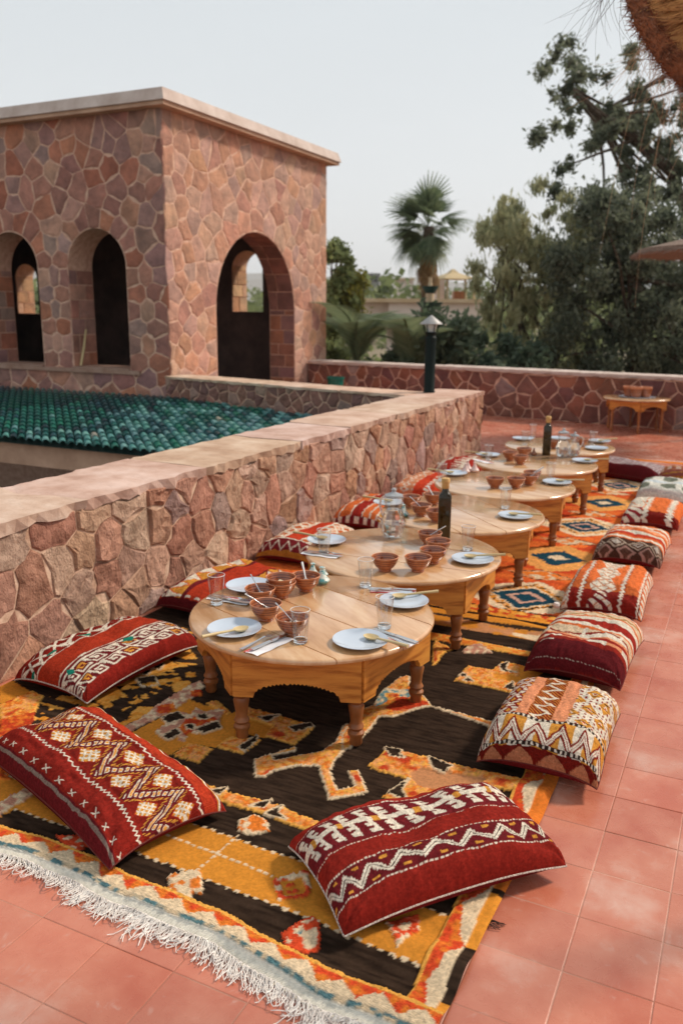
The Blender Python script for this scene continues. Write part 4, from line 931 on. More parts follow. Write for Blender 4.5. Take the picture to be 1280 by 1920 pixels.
RUGP=[('S',[(-2.331,2.461),(-2.233,2.421),(-2.216,2.449),(-2.291,2.511),(-2.248,2.523),(-2.212,2.541),(-2.325,2.6),(-2.268,2.673),(-2.184,2.661),(-2.199,2.708),(-2.277,2.725),(-2.227,2.785),(-2.197,2.788),(-2.296,2.832),(-2.226,2.856),(-2.21,2.9),(-2.332,2.951),(-2.359,2.899),(-2.353,2.779),(-2.357,2.65),(-2.355,2.585)]),
('S',[(-2.123,2.496),(-2.061,2.518),(-2.019,2.452),(-2.065,2.365),(-2.06,2.323),(-2.1,2.347),(-2.087,2.39),(-2.117,2.451)]),
('S',[(-2.143,2.759),(-2.082,2.79),(-2.041,2.755),(-2.042,2.679),(-2.078,2.672),(-2.12,2.715)]),
('S',[(-2.349,3.033),(-2.296,3.087),(-2.195,3.008),(-2.237,2.974),(-2.298,2.981)]),
('S',[(-2.18,2.578),(-2.17,2.604),(-2.133,2.571),(-2.153,2.551)]),
('S',[(-2.152,2.858),(-2.113,2.878),(-2.086,2.833),(-2.117,2.817)]),
('K',[(-2.323,2.867),(-2.293,2.87),(-2.278,2.83),(-2.304,2.828)]),
('K',[(-2.327,2.781),(-2.301,2.782),(-2.289,2.753),(-2.315,2.752)]),
('K',[(-2.273,2.693),(-2.24,2.732),(-2.194,2.688),(-2.226,2.661)]),
('P',[(-2.054,2.317),(-2.042,2.432),(-2.057,2.539),(-2.055,2.641),(-2.052,2.749),(-2.036,2.813),(-1.984,2.762),(-1.967,2.645),(-1.968,2.526),(-1.99,2.439),(-2.014,2.302)]),
('R',[(-2.046,2.525),(-2.005,2.575),(-1.966,2.536),(-1.981,2.491),(-2.007,2.468)]),
('R',[(-2.013,2.694),(-1.979,2.732),(-1.943,2.688),(-1.978,2.66)]),
('Y',[(-2.007,2.306),(-1.983,2.443),(-1.971,2.543),(-1.974,2.641),(-1.885,2.626),(-1.753,2.615),(-1.708,2.676),(-1.525,2.584),(-1.526,2.497),(-1.624,2.499),(-1.631,2.428),(-1.654,2.358),(-1.726,2.347),(-1.765,2.327),(-1.767,2.246),(-1.784,2.222)]),
('O',[(-1.763,2.24),(-1.756,2.34),(-1.653,2.343),(-1.641,2.233)]),
('O',[(-1.651,2.36),(-1.643,2.447),(-1.525,2.481),(-1.533,2.356)]),
('O',[(-1.724,2.688),(-1.396,2.667),(-1.394,2.498),(-1.534,2.51),(-1.543,2.592),(-1.67,2.601)]),
('O',[(-1.895,2.641),(-1.862,2.678),(-1.753,2.615),(-1.753,2.587)]),
('P',[(-1.926,2.346),(-1.928,2.434),(-1.982,2.48),(-1.935,2.533),(-1.886,2.52),(-1.9,2.579),(-1.845,2.569),(-1.817,2.612),(-1.779,2.612),(-1.77,2.569),(-1.731,2.498),(-1.769,2.408),(-1.805,2.407),(-1.78,2.336),(-1.809,2.338),(-1.83,2.378),(-1.86,2.32)]),
('R',[(-1.86,2.406),(-1.872,2.48),(-1.853,2.527),(-1.806,2.514),(-1.791,2.559),(-1.765,2.535),(-1.799,2.463),(-1.801,2.376)]),
('K',[(-1.955,2.457),(-1.94,2.502),(-1.903,2.483),(-1.921,2.438)]),
('K',[(-1.867,2.342),(-1.857,2.39),(-1.836,2.375),(-1.843,2.334)]),
('K',[(-1.779,2.447),(-1.754,2.504),(-1.729,2.481),(-1.752,2.435)]),
('K',[(-1.84,2.443),(-1.823,2.451),(-1.809,2.432),(-1.823,2.425)]),
('K',[(-1.846,2.53),(-1.834,2.546),(-1.816,2.527),(-1.829,2.512)]),
('K',[(-1.614,2.629),(-1.574,2.668),(-1.581,2.618)]),
('K',[(-1.463,2.615),(-1.427,2.66),(-1.412,2.649),(-1.438,2.601)]),
('K',[(-1.563,2.404),(-1.555,2.474),(-1.543,2.447),(-1.542,2.391)]),
('H',[(-1.479,2.343),(-1.41,2.242),(-1.378,2.258),(-1.374,2.299),(-1.318,2.371),(-1.249,2.41),(-1.218,2.366),(-1.122,2.237),(-1.086,2.265),(-1.019,2.334),(-1.109,2.452),(-1.142,2.424),(-1.076,2.35),(-1.12,2.302),(-1.193,2.398),(-1.208,2.471),(-1.214,2.597),(-1.221,2.708),(-1.295,2.743),(-1.276,2.588),(-1.285,2.496),(-1.353,2.436),(-1.406,2.372),(-1.426,2.395),(-1.365,2.469),(-1.385,2.493)]),
('H',[(-1.189,2.644),(-1.199,2.843),(-1.152,2.867),(-1.105,2.958),(-1.065,3.013),(-1.043,3.025),(-0.794,2.974),(-0.739,2.901),(-0.722,2.94),(-0.691,3.034),(-0.746,3.055),(-0.792,3.016),(-1.042,3.034),(-1.108,3.109),(-1.195,3.169),(-1.242,3.287),(-1.256,3.28),(-1.277,3.167),(-1.29,3.121),(-1.271,2.945),(-1.284,2.868),(-1.272,2.648),(-1.215,2.53)]),
('T',[(-1.271,2.981),(-1.284,3.105),(-1.183,3.137),(-1.152,3.059),(-1.211,3.029),(-1.252,2.919)]),
('O',[(-1.257,3.042),(-1.21,3.085),(-1.185,3.042),(-1.228,2.993)]),
('O',[(-1.284,3.727),(-1.163,3.664),(-1.179,3.584),(-1.183,3.423),(-1.235,3.556)]),
('P',[(-1.118,3.663),(-1.116,3.712),(-1.062,3.765),(-0.977,3.699),(-1.101,3.636)]),
('O',[(-1.042,3.316),(-1.039,3.497),(-0.924,3.501),(-0.906,3.613),(-0.791,3.612),(-0.711,3.577),(-0.771,3.345),(-0.769,3.308)]),
('Y',[(-0.916,3.473),(-0.801,3.49),(-0.827,3.593),(-0.711,3.577),(-0.729,3.485),(-0.787,3.406),(-0.894,3.422)]),
('K',[(-1.026,3.365),(-0.998,3.369),(-1.004,3.336),(-0.979,3.344),(-1.021,3.388)]),
('K',[(-0.896,3.559),(-0.879,3.589),(-0.871,3.528),(-0.838,3.524),(-0.876,3.515)]),
('K',[(-0.813,3.343),(-0.804,3.397),(-0.795,3.362),(-0.776,3.333)]),
('O',[(-1.092,2.493),(-1.074,2.646),(-0.696,2.639),(-0.483,2.683),(-0.411,2.682),(-0.377,2.451),(-0.46,2.473),(-0.552,2.563),(-0.692,2.541),(-0.743,2.467),(-0.771,2.406),(-0.893,2.334),(-0.973,2.329),(-0.923,2.474),(-1.065,2.48)]),
('A',[(-0.943,2.51),(-0.919,2.566),(-0.683,2.595),(-0.692,2.541),(-0.789,2.456),(-0.885,2.444)]),
('K',[(-1.067,2.629),(-1.028,2.635),(-1.026,2.613),(-1.008,2.603),(-1.039,2.595)]),
('K',[(-0.896,2.631),(-0.837,2.615),(-0.844,2.578),(-0.874,2.589)]),
('K',[(-0.946,2.37),(-0.926,2.448),(-0.926,2.399),(-0.898,2.362)]),
('O',[(-1.774,2.124),(-1.662,2.124),(-1.557,2.13),(-1.447,2.123),(-1.31,2.132),(-1.231,2.13),(-1.125,2.111),(-0.997,2.113),(-0.877,2.121),(-0.857,2.074),(-1.023,2.056),(-1.094,2.054),(-1.21,2.06),(-1.291,2.067),(-1.386,2.06),(-1.488,2.076),(-1.622,2.071),(-1.731,2.07)]),
('K',[(-1.319,2.089),(-1.291,2.133),(-1.291,2.1)]),
('K',[(-1.251,2.074),(-1.235,2.12),(-1.231,2.089),(-1.204,2.079)]),
('K',[(-1.486,2.103),(-1.464,2.132),(-1.462,2.098)]),
('D',[(-1.324,2.003),(-1.306,2.028),(-1.295,2.057),(-1.225,2.03),(-1.208,1.993),(-1.241,1.954),(-1.291,1.951)]),
('D',[(-1.36,1.683),(-1.294,1.742),(-1.251,1.706),(-1.226,1.664),(-1.254,1.662),(-1.242,1.638),(-1.264,1.616),(-1.296,1.623),(-1.326,1.644)]),
('E',[(-0.956,1.642),(-0.94,1.676),(-0.898,1.714),(-0.862,1.683),(-0.84,1.633),(-0.865,1.595),(-0.925,1.595)]),
('T',[(-0.931,1.66),(-0.911,1.68),(-0.906,1.656),(-0.922,1.643)]),
('E',[(-1.782,1.685),(-1.696,1.728),(-1.653,1.688),(-1.676,1.628),(-1.716,1.647)]),
('B',[(-1.085,1.814),(-1.009,1.878),(-0.964,1.825),(-0.962,1.79),(-1.017,1.727)]),
('B',[(-0.725,1.794),(-0.66,1.865),(-0.632,1.809),(-0.659,1.713)]),
('E',[(-0.708,1.797),(-0.666,1.84),(-0.644,1.802),(-0.665,1.745)]),
('O',[(-2.808,2.405),(-2.723,2.417),(-2.539,2.391),(-2.457,2.265),(-2.495,2.117)]),
('Y',[(-2.819,2.415),(-2.766,2.442),(-2.609,2.399),(-2.621,2.32),(-2.623,2.235)]),
('R',[(-2.53,2.15),(-2.457,2.265),(-2.302,2.071),(-2.151,1.85),(-2.185,1.833)]),
('P',[(-2.08,1.737),(-2.066,1.854),(-2.012,1.825),(-2.019,1.681)]),
('Y',[(-2.015,1.666),(-2.0,1.813),(-1.816,1.834),(-1.773,1.738),(-2.02,1.749)])]

def yfront(x):return 1.535-.062*(x+1.6)+.015*np.sin(x*4.2+1)+.009*np.sin(x*10)+.003*np.sin(x*27)
nu,nv=430,470
xs=np.linspace(-2.775,-.472,nu);tt=np.linspace(0,1,nv)**1.25
Xg,Tg=np.meshgrid(xs,tt,indexing='ij');Yg=yfront(Xg)+Tg*(4.33-yfront(Xg));Xg=Xg+.010*np.sin(Yg*3.1)*(Xg>-1)*(Xg+1)*2
N1=vnoise(Xg,Yg,.018,1);N2=vnoise(Xg,Yg,.05,2);N3=vnoise(Xg,Yg,.008,3)
jx=Xg+(N3-.5)*.010;jy=Yg+(vnoise(Xg,Yg,.008,7)-.5)*.010
q=Cv(Xg,Yg,cK);D=Yg-yfront(Xg)
def band(y0,y1,col,h=None):
    q.put((jy>y0)&(jy<y1),col,h)
# flat mustard bands
mA=(jy>1.735-.045*(Xg+1.6)*(Xg>-1.6))&(jy<1.925-.045*(Xg+1.4)*(Xg>-1.4));q.put(mA,cY*.95,.0)
for yb in (1.735-.045*(Xg+1.6)*(Xg>-1.6),1.925-.045*(Xg+1.4)*(Xg>-1.4)):
    q.put((abs(jy-yb)<.0045)&((np.sin(Xg*PI/.016)>-.2)),cC,.001)
q.put((jy>3.93)&(jy<4.07),mix2(cY,cA,N2),.001);q.put((jy>3.725)&(jy<3.80),mix2(cS,cO,N1),.004)
q.put((jy>3.80)&(jy<3.81),cC,.001);q.put((jy>4.07)&(jy<4.10),cK*1.5)
q.put((jy>4.10)&(jy<4.2),cY*1.05,.002);q.put(inpoly(jx,jy,[(-.95,3.95),(-.82,3.93),(-.75,3.98),(-.83,4.04),(-.97,4.02)]),cC,.002)
for kind,poly in RUGP:
    m=inpoly(jx,jy,poly);
    if kind=='S':q.put(m,mix2(cS,cY,N1),.001)
    elif kind=='Y':q.put(m,cY,.0005)
    elif kind=='A':q.put(m,cA*.95,.0005)
    elif kind=='K':
        cx_=np.mean([p[0] for p in poly]);cy_=np.mean([p[1] for p in poly]);pb_=[(cx_+(p[0]-cx_)*1.55,cy_+(p[1]-cy_)*1.45) for p in poly];mb=inpoly(jx,jy,pb_);dd_=pdist(Xg,Yg,pb_);q.put((dd_<.0075)&~mb,cC*.95,.009);q.put(mb,cK,.008)
    elif kind=='R':q.put(m,mix2(cRR,cO,N1,.3,.8),.007)
    elif kind=='T':q.put(m,mix2(cT*1.5,cC,N1,.35,.6),.007)
    elif kind=='P':q.put(m,mix2(cP,cC,N1,.35,.65),.007)
    elif kind in 'OH':
        q.put(m,mix2(mix2(mix2(cO*1.05,cPE,N1,.38,.60),cS,vnoise(Xg,Yg,.012,51),.50,.75),cRR,N2,.68,.82),.008)
        d=pdist(Xg,Yg,poly);q.put(m&(d<.008),cS*1.05 if kind=='O' else cC,.006)
    elif kind=='D':
        q.put(m,mix2(cC,cO,N1,.40,.5),.008);d=pdist(Xg,Yg,poly);q.put(m&(d<.007)&(N3>.4),cC,.006)
    elif kind=='E':
        q.put(m,mix2(cC,cRR*1.2,N1,.45,.52),.008);d=pdist(Xg,Yg,poly);q.put(m&(d<.009),cRR*1.2,.006)
    elif kind=='B':
        d=pdist(Xg,Yg,poly);q.put(m&(d<.018),mix2(cRR*1.3,cC,N1,.5,.6),.006);q.put(m&(d>.03)&(N1>.5),cRR*1.2,.006)
for a,b_ in (((-2.2,1.87),(-1.09,1.824)),((-1.283,1.939),(-1.297,1.746))):
    L_=math.hypot(b_[0]-a[0],b_[1]-a[1]);dx,dy=(b_[0]-a[0])/L_,(b_[1]-a[1])/L_;s=(Xg-a[0])*dx+(Yg-a[1])*dy;t_=abs(-(Xg-a[0])*dy+(Yg-a[1])*dx);q.put((s>0)&(s<L_)&(t_<.0042)&(np.sin(s*PI/.012)>-.5),cC,.002)
m=inpoly(Xg,Yg,[(-2.52,2.15),(-2.18,2.2),(-2.12,2.7),(-2.15,3.25),(-2.5,3.3)])&(q.c.sum(-1)<.12);q.put(m&(vnoise(jx,jy*1.6,.035,41)>.60)&(vnoise(jx,jy,.10,42)>.38),mix2(cS,cY,N1),.002)
# right pile border
xr=-.472-Xg+.010*np.sin(Yg*3.1)*(Xg>-1)*(Xg+1)*2
BR=(Xg>-.582)
zz=abs(((Yg/.30)%1)-.5)*2
tri=(Xg+.582)/.075
n_=(N2-.5)*.5
q.put(BR,mix2(cRR*1.25,cO,N1,.4,.7),.009)
q.put(BR&(tri+n_>.25+.75*zz),cC,.009)
q.put(BR&(tri<.10),cS,.008)
q.put((Xg>-.508),np.where((np.sin(Yg*2*PI/.42+1.2)>.1)[...,None],cK,cY*1.05),.004)
q.put(BR&(Yg>2.05)&(Xg>-.508),cO,.004)
# front pile border
zf=abs(((Xg/.105)%1)-.5)*2
q.put(D<.108,cS,.009)
q.put(D<.094,mix2(cRR*1.3,cO,N1,.35,.7),.009)
q.put((D<.094)&((D-.052)/.04+ (N2-.5)*.4<zf),cC,.009)
q.put(D<.044,mix2(cT,cC*.8,N1,.45,.7),.007)
q.put(D<.030,cW*1.0,.001)
q.put((D<.006)&(np.sin(Xg*2*PI/.017)>0),cK,.002)
pile=(q.h>.004)
fuzz=(rs.rand(*Xg.shape)-.5)
lum=1+.30*(rs.rand(*Xg.shape)-.5)*np.where(pile,1.2,.25)+.14*(N1-.5)
lum*=np.where(q.c.sum(-1)<.08,1+1.2*(vnoise(Xg,Yg*6,.05,9)-.4),1)
col=np.clip(q.c*lum[...,None],0,1)
wr=.011*np.sin(Yg*34+3*vnoise(Xg,Yg,.5,4)+2*Xg)*np.clip(vnoise(Xg,Yg,.35,12)*2-.7,0,1)*(Xg>-1.4)
Z=.006+q.h*(1+.0)+fuzz*np.where(pile,.006,.0006)+wr+.004*vnoise(Xg,Yg,.4,5)+.004
edge=np.minimum(np.minimum(D,.03),np.minimum(-.472-Xg+.02,.03))/.03;Z=.0015+(Z)*np.clip(edge,.25,1)
V=np.stack([Xg,Yg,Z],-1).reshape(-1,3)
rug1=tag(link('rug',gridmesh('rug',V,nu,nv,M['rug'],col.reshape(-1,3))),'dark brown and mustard tribal rug with orange pile motifs and white fringe, nearest the camera','rug')
# fringe: looped and knotted strands
b=MB();rg=random.Random(77)
x=-2.77
def fld(v):return math.sin(v*8.3)+.6*math.sin(v*19.1+1)+.4*math.sin(v*37+2)
while x<-.50:
    y0=float(yfront(x));long=.036+.030*max(0,math.sin(x*5.3+.8))+.06*max(0,fld(x*1.3+2)-.4);lean=-.75*fld(x)
    for k in range(3):
        px,py=x+rg.uniform(-.003,.003),y0+.006;ang=-PI/2+lean*.7+rg.gauss(0,.28);L_=long*rg.uniform(.75,1.5);n=9;curl=(fld(x*2.1)*9+rg.gauss(0,9));pts=[];z=.008;ph=rg.uniform(0,6)
        for s_ in range(n):
            pts.append((px,py,max(.0018,z)));px+=math.cos(ang)*L_/n;py+=math.sin(ang)*L_/n;ang+=curl*L_/n*.9+rg.gauss(0,.16);z=.0025+.010*math.exp(-s_/2.5)+.004*abs(math.sin(ph+s_*.8))
        b.tube(pts,.00115,3)
    if rg.random()<.30:
        px,py=x,y0;r_=rg.uniform(.010,.022);o_=rg.uniform(-.01,.01);pts=[(px+o_*math.sin(a*.5)+r_*.7*math.sin(a),py-r_*1.4+r_*1.4*math.cos(a),.004+.010*abs(math.sin(a*.5))) for a in np.linspace(0,2*PI,11)];b.tube(pts,.00125,3)
    x+=.0052
tag(b.obj('fringe',M['fringe'],rug1),kind='stuff')
b=MB();
for yy in (1.535,1.93):
    b=MB()
    for k in range(9):
        a=rg.uniform(-1.2,.3);l_=rg.uniform(.02,.045);p0=(-.478,yy+rg.uniform(-.01,.01),.006);b.tube([p0,(p0[0]+l_*.5*math.cos(a),p0[1]+l_*.5*math.sin(a),.010),(p0[0]+l_*math.cos(a+.4),p0[1]+l_*math.sin(a+.4),.003)],.0012,3)
    b.obj('corner_tassel',M['straw_dark'],rug1)
# second rug: orange red pile with blue diamonds
nu,nv=240,400
xs=np.linspace(-2.775,-.50,nu);ys=4.17+np.linspace(0,1,nv)**1.15*4.5
Xg,Yg=np.meshgrid(xs,ys,indexing='ij');N1=vnoise(Xg,Yg,.03,21);N2=vnoise(Xg,Yg,.11,22);N4=vnoise(Xg,Yg*3,.25,23);N3=vnoise(Xg,Yg,.012,24)
jx=Xg+(N3-.5)*.016+(N1-.5)*.02;jy=Yg+(vnoise(Xg,Yg,.012,27)-.5)*.014+(vnoise(Xg,Yg,.03,29)-.5)*.015
cOR=np.array((.78,.17,.035));cRd=np.array((.62,.07,.022));cBl=np.array((.012,.055,.085))
q=Cv(Xg,Yg,cOR);q.put(np.ones(Xg.shape,bool),mix2(cRd,cOR,N4,.3,.6),.008)
q.put(N2>.72,cOR*1.15)
for k,yc in enumerate((4.54,5.42,6.36,7.27,8.12)):
  for xc in (-1.03,-2.0):
    d=abs(jx-xc)/.36+abs(jy-yc)/.36
    if k%2==0:
        st=abs(jx-xc)/.42+abs(jy-yc)/.31;q.put(st<1.05,cC*1.1,.009)
        q.put((d<.78)&(d>.60)&(np.sin((jx+jy)*2*PI/.045)>-.6),cY*1.05,.009);q.put((d<.74)&(d>.66)&(np.sin((jx-jy)*60)>.3),cK,.009)
        q.put(d<.54,cBl,.009);q.put((d<.32)&(d>.22),np.array((.62,.35,.26)),.009);q.put(d<.12,cBl)
    else:
        st=abs(jx-xc)/.44+abs(jy-yc)/.34;q.put(st<1.0,np.array((.80,.36,.10)),.009);q.put(d<.52,cBl,.009);q.put(d<.20,cC,.009)
    # small pale lozenge between the big ones
    d2=abs(jx-xc+.02)/.22+abs(jy-yc-.46)/.11;q.put(d2<1,cA*1.1,.009);q.put((d2<.8),mix2(cC,cO,N1,.5,.6),.009);q.put((d2>.88)&(d2<1.0)&(N3>.5),cK)
q.put(Yg<4.29,mix2(cRd,cY,N1,.45,.6),.008);q.put((Yg<4.285)&(Yg>4.245)&(abs(((Xg/.09)%1)-.5)*2>(Yg-4.235)/.06),cS,.009);q.put(Yg<4.215,cY*1.1,.006);q.put((Yg<4.185),cK*1.5,.005)
q.put((Yg<4.31)&(Yg>4.295)&(N3>.4),cK,.008)
lum=1+.3*(rs.rand(*Xg.shape)-.5)+.25*(N1-.5);col=np.clip(q.c*lum[...,None],0,1)
Z=.014+q.h+(rs.rand(*Xg.shape)-.5)*.007+.004*vnoise(Xg,Yg,.4,5);Z[:,0]=.012;Z[-1,:]=.004;Z[:,-1]=.004
rug2=tag(link('rug',gridmesh('rug',np.stack([Xg,Yg,Z],-1).reshape(-1,3),nu,nv,M['rug'],col.reshape(-1,3))),'long shaggy orange-red rug with dark blue diamonds under the farther tables','rug')
# third: pale pinkish rug end beyond
nu,nv=90,60
xs=np.linspace(-1.9,.6,nu);ys=np.linspace(8.78,9.9,nv);Xg,Yg=np.meshgrid(xs,ys,indexing='ij');N1=vnoise(Xg,Yg,.05,31);N2=vnoise(Xg,Yg*3,.3,33)
q=Cv(Xg,Yg,cP);q.put(np.ones(Xg.shape,bool),mix2(np.array((.52,.20,.14)),np.array((.62,.40,.34)),N2,.35,.6),.004);q.put((abs(Yg-9.15)<.05),mix2(cO,cC,N1,.4,.6),.005);q.put((abs(Yg-9.75)<.06),cO,.005)
Z=.008+q.h+.003*N1;Z[0,:]=Z[-1,:]=Z[:,0]=Z[:,-1]=.002
tag(link('rug',gridmesh('rug',np.stack([Xg,Yg,Z],-1).reshape(-1,3),nu,nv,M['rug'],q.c.reshape(-1,3))),'pale pinkish rug lying beyond the bolsters at the far end of the row','rug')
# ================================================================== CUSHIONS
def tri(t):return abs((t%1)-.5)*2          # 1 at 0, 0 at .5
DR=np.array((.23,.017,.011));DM=np.array((.085,.008,.010));BRD=np.array((.39,.038,.015));CR=np.array((.66,.58,.47));GO=np.array((.55,.24,.04));PE=np.array((.62,.24,.12));GN=np.array((.01,.16,.11));OR=np.array((.58,.13,.035));BK=np.array((.03,.015,.012));GY=np.array((.22,.17,.14))
def sty_F1(c,u,v,L,W):    # long axis bands; v=0 front-left
    x=u*L;y=v*W*1.10-.022;c.put(v>=0,DR)
    c.put(y<.030,DM*1.6);c.put((y<.022)&(y>.008),GY);c.put((abs(y-.05)<.011)&(abs(abs(((x/.065)%1)-.5)*.065-abs(y-.05))<.0035),CR)
    z=.125+.010*(tri(x/.020)-.5);c.put(abs(y-z)<.0032,CR)
    z=.312+.010*(tri(x/.020)-.5);c.put(abs(y-z)<.0032,CR)
    b_=(y>.14)&(y<.30);c.put(b_,DR*.8)
    P=.155;zc=.22+.058*(tri(x/P)*2-1);dz=abs(y-zc)/math.hypot(1,.058*4/P)
    k=b_&(dz<.024);c.put(k,DM*1.5);c.put(b_&(abs(dz-.021)<.004)&(np.sin(x*700)>-.3),GO);c.put(k&(dz<.0095)&(np.sin((x+y)*2*PI/.022)>-.3),CR);c.put(k&(dz<.006)&(np.sin((x+y)*2*PI/.022)>.35),GO*1.2)
    for off,yc in ((.0,.262),(.5,.178)):
        xc=(((x/P)+off+.0)%1-.5)*P;d=abs(xc)/.044+abs(y-yc)/.036;m=b_&(d<1);c.put(m,BRD);c.put(m&(d<.9),GO);g=(np.cos((xc+(y-yc)*1.18)*2*PI/.0225)>.35)|(np.cos((xc-(y-yc)*1.18)*2*PI/.0225)>.35);c.put(m&(d<.92)&g,CR)
    c.put((y>.325)&(y<.375),BRD*1.05);zz=.395+.012*(tri(x/.12)*2-1);c.put((y>.375)&(y<.43),DR*1.2);c.put(abs(y-zz)<.005,CR);c.put((abs(y-zz+.008)<.003),GO)
    c.put(y>.425,BRD*.9)
def sty_F2(c,u,v,L,W):
    x=u*L;y=np.interp(v,[0,.18,.37,.50,.77,1],[.0,.105,.185,.328,.428,.5]);c.put(v>=0,DR);
    for yl in (.105,.185,.325,.43):c.put((abs(y-yl)<.0028)&(np.sin(x*520)>-.55),CR)
    m=(y>.108)&(y<.182);c.put(m,DM*1.5);zc=.145+.017*(np.clip(tri(x/.085)*2.2-1.1,-1,1));d=abs(y-zc);c.put(m&(d<.0115)&((np.sin(x*900)>-.2)|(d<.0085)),CR);c.put(m&(d<.0016),BK)
    c.put(m&(abs(((x/.085)%1)-.5)<.12)&(abs(y-.170)<.004),GO);c.put(m&(abs(((x/.085+.5)%1)-.5)<.12)&(abs(y-.120)<.004),GO)
    m=(y>.33)&(y<.426);c.put(m,DM*1.7);P=.105;xx=((x/P)%1)*P-P/2;yy=y-.378
    k=xx+yy*.55
    c.put(m&(abs(yy)<.007),CR)
    for s_ in (-1,1):
        c.put(m&(abs(k-s_*.026)<.0062)&(abs(yy)<.036),CR);c.put(m&(abs(abs(yy)-.033)<.0055)&(abs(k-s_*.026-np.sign(yy)*.010)<.013),CR);c.put(m&(abs(abs(yy)-.018)<.0045)&(abs(k-s_*.026-np.sign(yy)*.008)<.012),CR)
    c.put(m&(abs(xx)<.009)&(abs(yy)<.009),GO);c.put(y>.43,DR*1.25)
KEY=np.array([[int(c) for c in r] for r in ("11111100","10000100","10110100","10100100","10111101","10000001","11111111","00000000")])
def meander(c,m,x,y,P,col,bg,orange=GO):
    i=np.floor((x/P%1)*8).astype(int)%8;j=np.floor((y/P%1)*8).astype(int)%8;k=KEY[j,i]>0;cell=(np.floor(x/P)+2*np.floor(y/P))%3
    c.put(m,bg);c.put(m&k,col);c.put(m&k&(cell==1)&(i>1)&(i<6)&(j>1)&(j<5),orange)
def sty_C1(c,u,v,L,W):
    x=u*L;y=v*W*1.22-.02;c.put(v>=0,DR)
    m=(y>.045)&(y<.20);meander(c,m,x+(y-.045)*.5,y-.045,.0775,CR,DM*1.6);c.put(m&(abs(((x/.30)%1)*.30-.08)+abs(y-.175)<.026),GN)
    for yl in (.205,.325,.425):c.put(abs(y-yl)<.003,CR)
    c.put((y>.21)&(y<.32),BRD*.85);m=(y>.33)&(y<.42);c.put(m,DR*.8);t_=tri(x/.16)
    c.put(m&(abs((y-.33)/.09-t_)<.10),CR);c.put(m&(abs((y-.33)/.09-(1-t_))<.10),CR);c.put(m&(abs((y-.33)/.09-t_*.6-.2)<.05),CR);c.put(m&(abs(((x/.16+.5)%1)-.5)<.16)&(abs(y-.35)<.007),GN)
    c.put(y>.43,DR)
def sty_C2(c,u,v,L,W):
    x=u*L;y=v*W;c.put(v>=0,DR);c.put(y>.08,DM*1.6);m=(y>.03)&(y<.09);t_=tri(x/.10);c.put(m,GO);c.put(m&((y-.03)/.06<t_),CR);c.put(m&(abs((y-.03)/.06-t_)<.12),DR)
    c.put((y>.10)&(y<.22),BRD);m=(y>.24)&(y<.33);c.put(m,GO);c.put(m&((y-.24)/.09>t_),CR);c.put(m&(abs((y-.24)/.09-t_)<.1),OR);c.put((y>.33)&(y<.36),DM*2);c.put(y>.36,BRD);c.put((abs(y-.40)<.012)&(np.sin(x*80)>0),CR)
    c.put(x<.035,DM*1.2);c.put((x>.045)&(x<.065)&(np.sin(y*130)>0),CR)
def sty_C3(c,u,v,L,W):
    x=u*L;y=v*W;c.put(v>=0,OR*.8);P=.075;d=abs(((x/P)%1)-.5)+abs(((y/P)%1)-.5);c.put(d<.62,CR);c.put(d<.34,PE);c.put(d<.16,CR);c.put((y>.17)&(y<.255),BRD*1.2);c.put(abs(y-.165)<.004,CR);c.put(abs(y-.26)<.004,CR)
    m=x<.13;c.put(m,DM*2.2);t_=tri(y/.055);c.put(m&(abs(x-.03-.07*t_)<.010),CR);c.put(m&(x<.022),GO*.7);c.put(abs(x-.132)<.005,CR)
def sty_C4(c,u,v,L,W):
    x=u*L;y=v*W;c.put(v>=0,OR);
    for yl in (.10,.15,.20,.26,.34,.40):c.put(abs(y-yl)<.006,CR)
    c.put((y>.20)&(y<.26),DR*1.2);m=(y<.09);c.put(m,GO);c.put(m&(tri(x/.08)>.6),DM*2);c.put(m&(abs(tri(x/.08)-.6)<.12),CR);c.put((x<.04),DM*2);c.put((x<.04)&(np.sin(y*120)>.2),CR)
    c.put((y>.40),mix2(OR,CR,tri(x/.05),.4,.6))
def sty_C5(c,u,v,L,W):
    x=u*L;y=v*W;c.put(v>=0,BRD*1.3);m=(y>.22)&(y<.36);P=.08;c.put(m,PE*.9);d=abs(((x/P)%1)-.5)+abs(((y/P)%1)-.5);c.put(m&(d<.45),CR);c.put(m&(d<.2),OR)
    c.put((y>.11)&(y<.15)&(tri(x/.06)>.45),CR);c.put(abs(y-.37)<.006,CR);c.put(y>.40,DM*2)
def sty_C6(c,u,v,L,W):
    x=u*L;y=v*W;c.put(v>=0,DR*1.4);m=(y>.15)&(y<.26);c.put(m&(tri(x/.05)>(y-.15)/.11),CR);c.put((y>.32)&(y<.36),CR*.9)
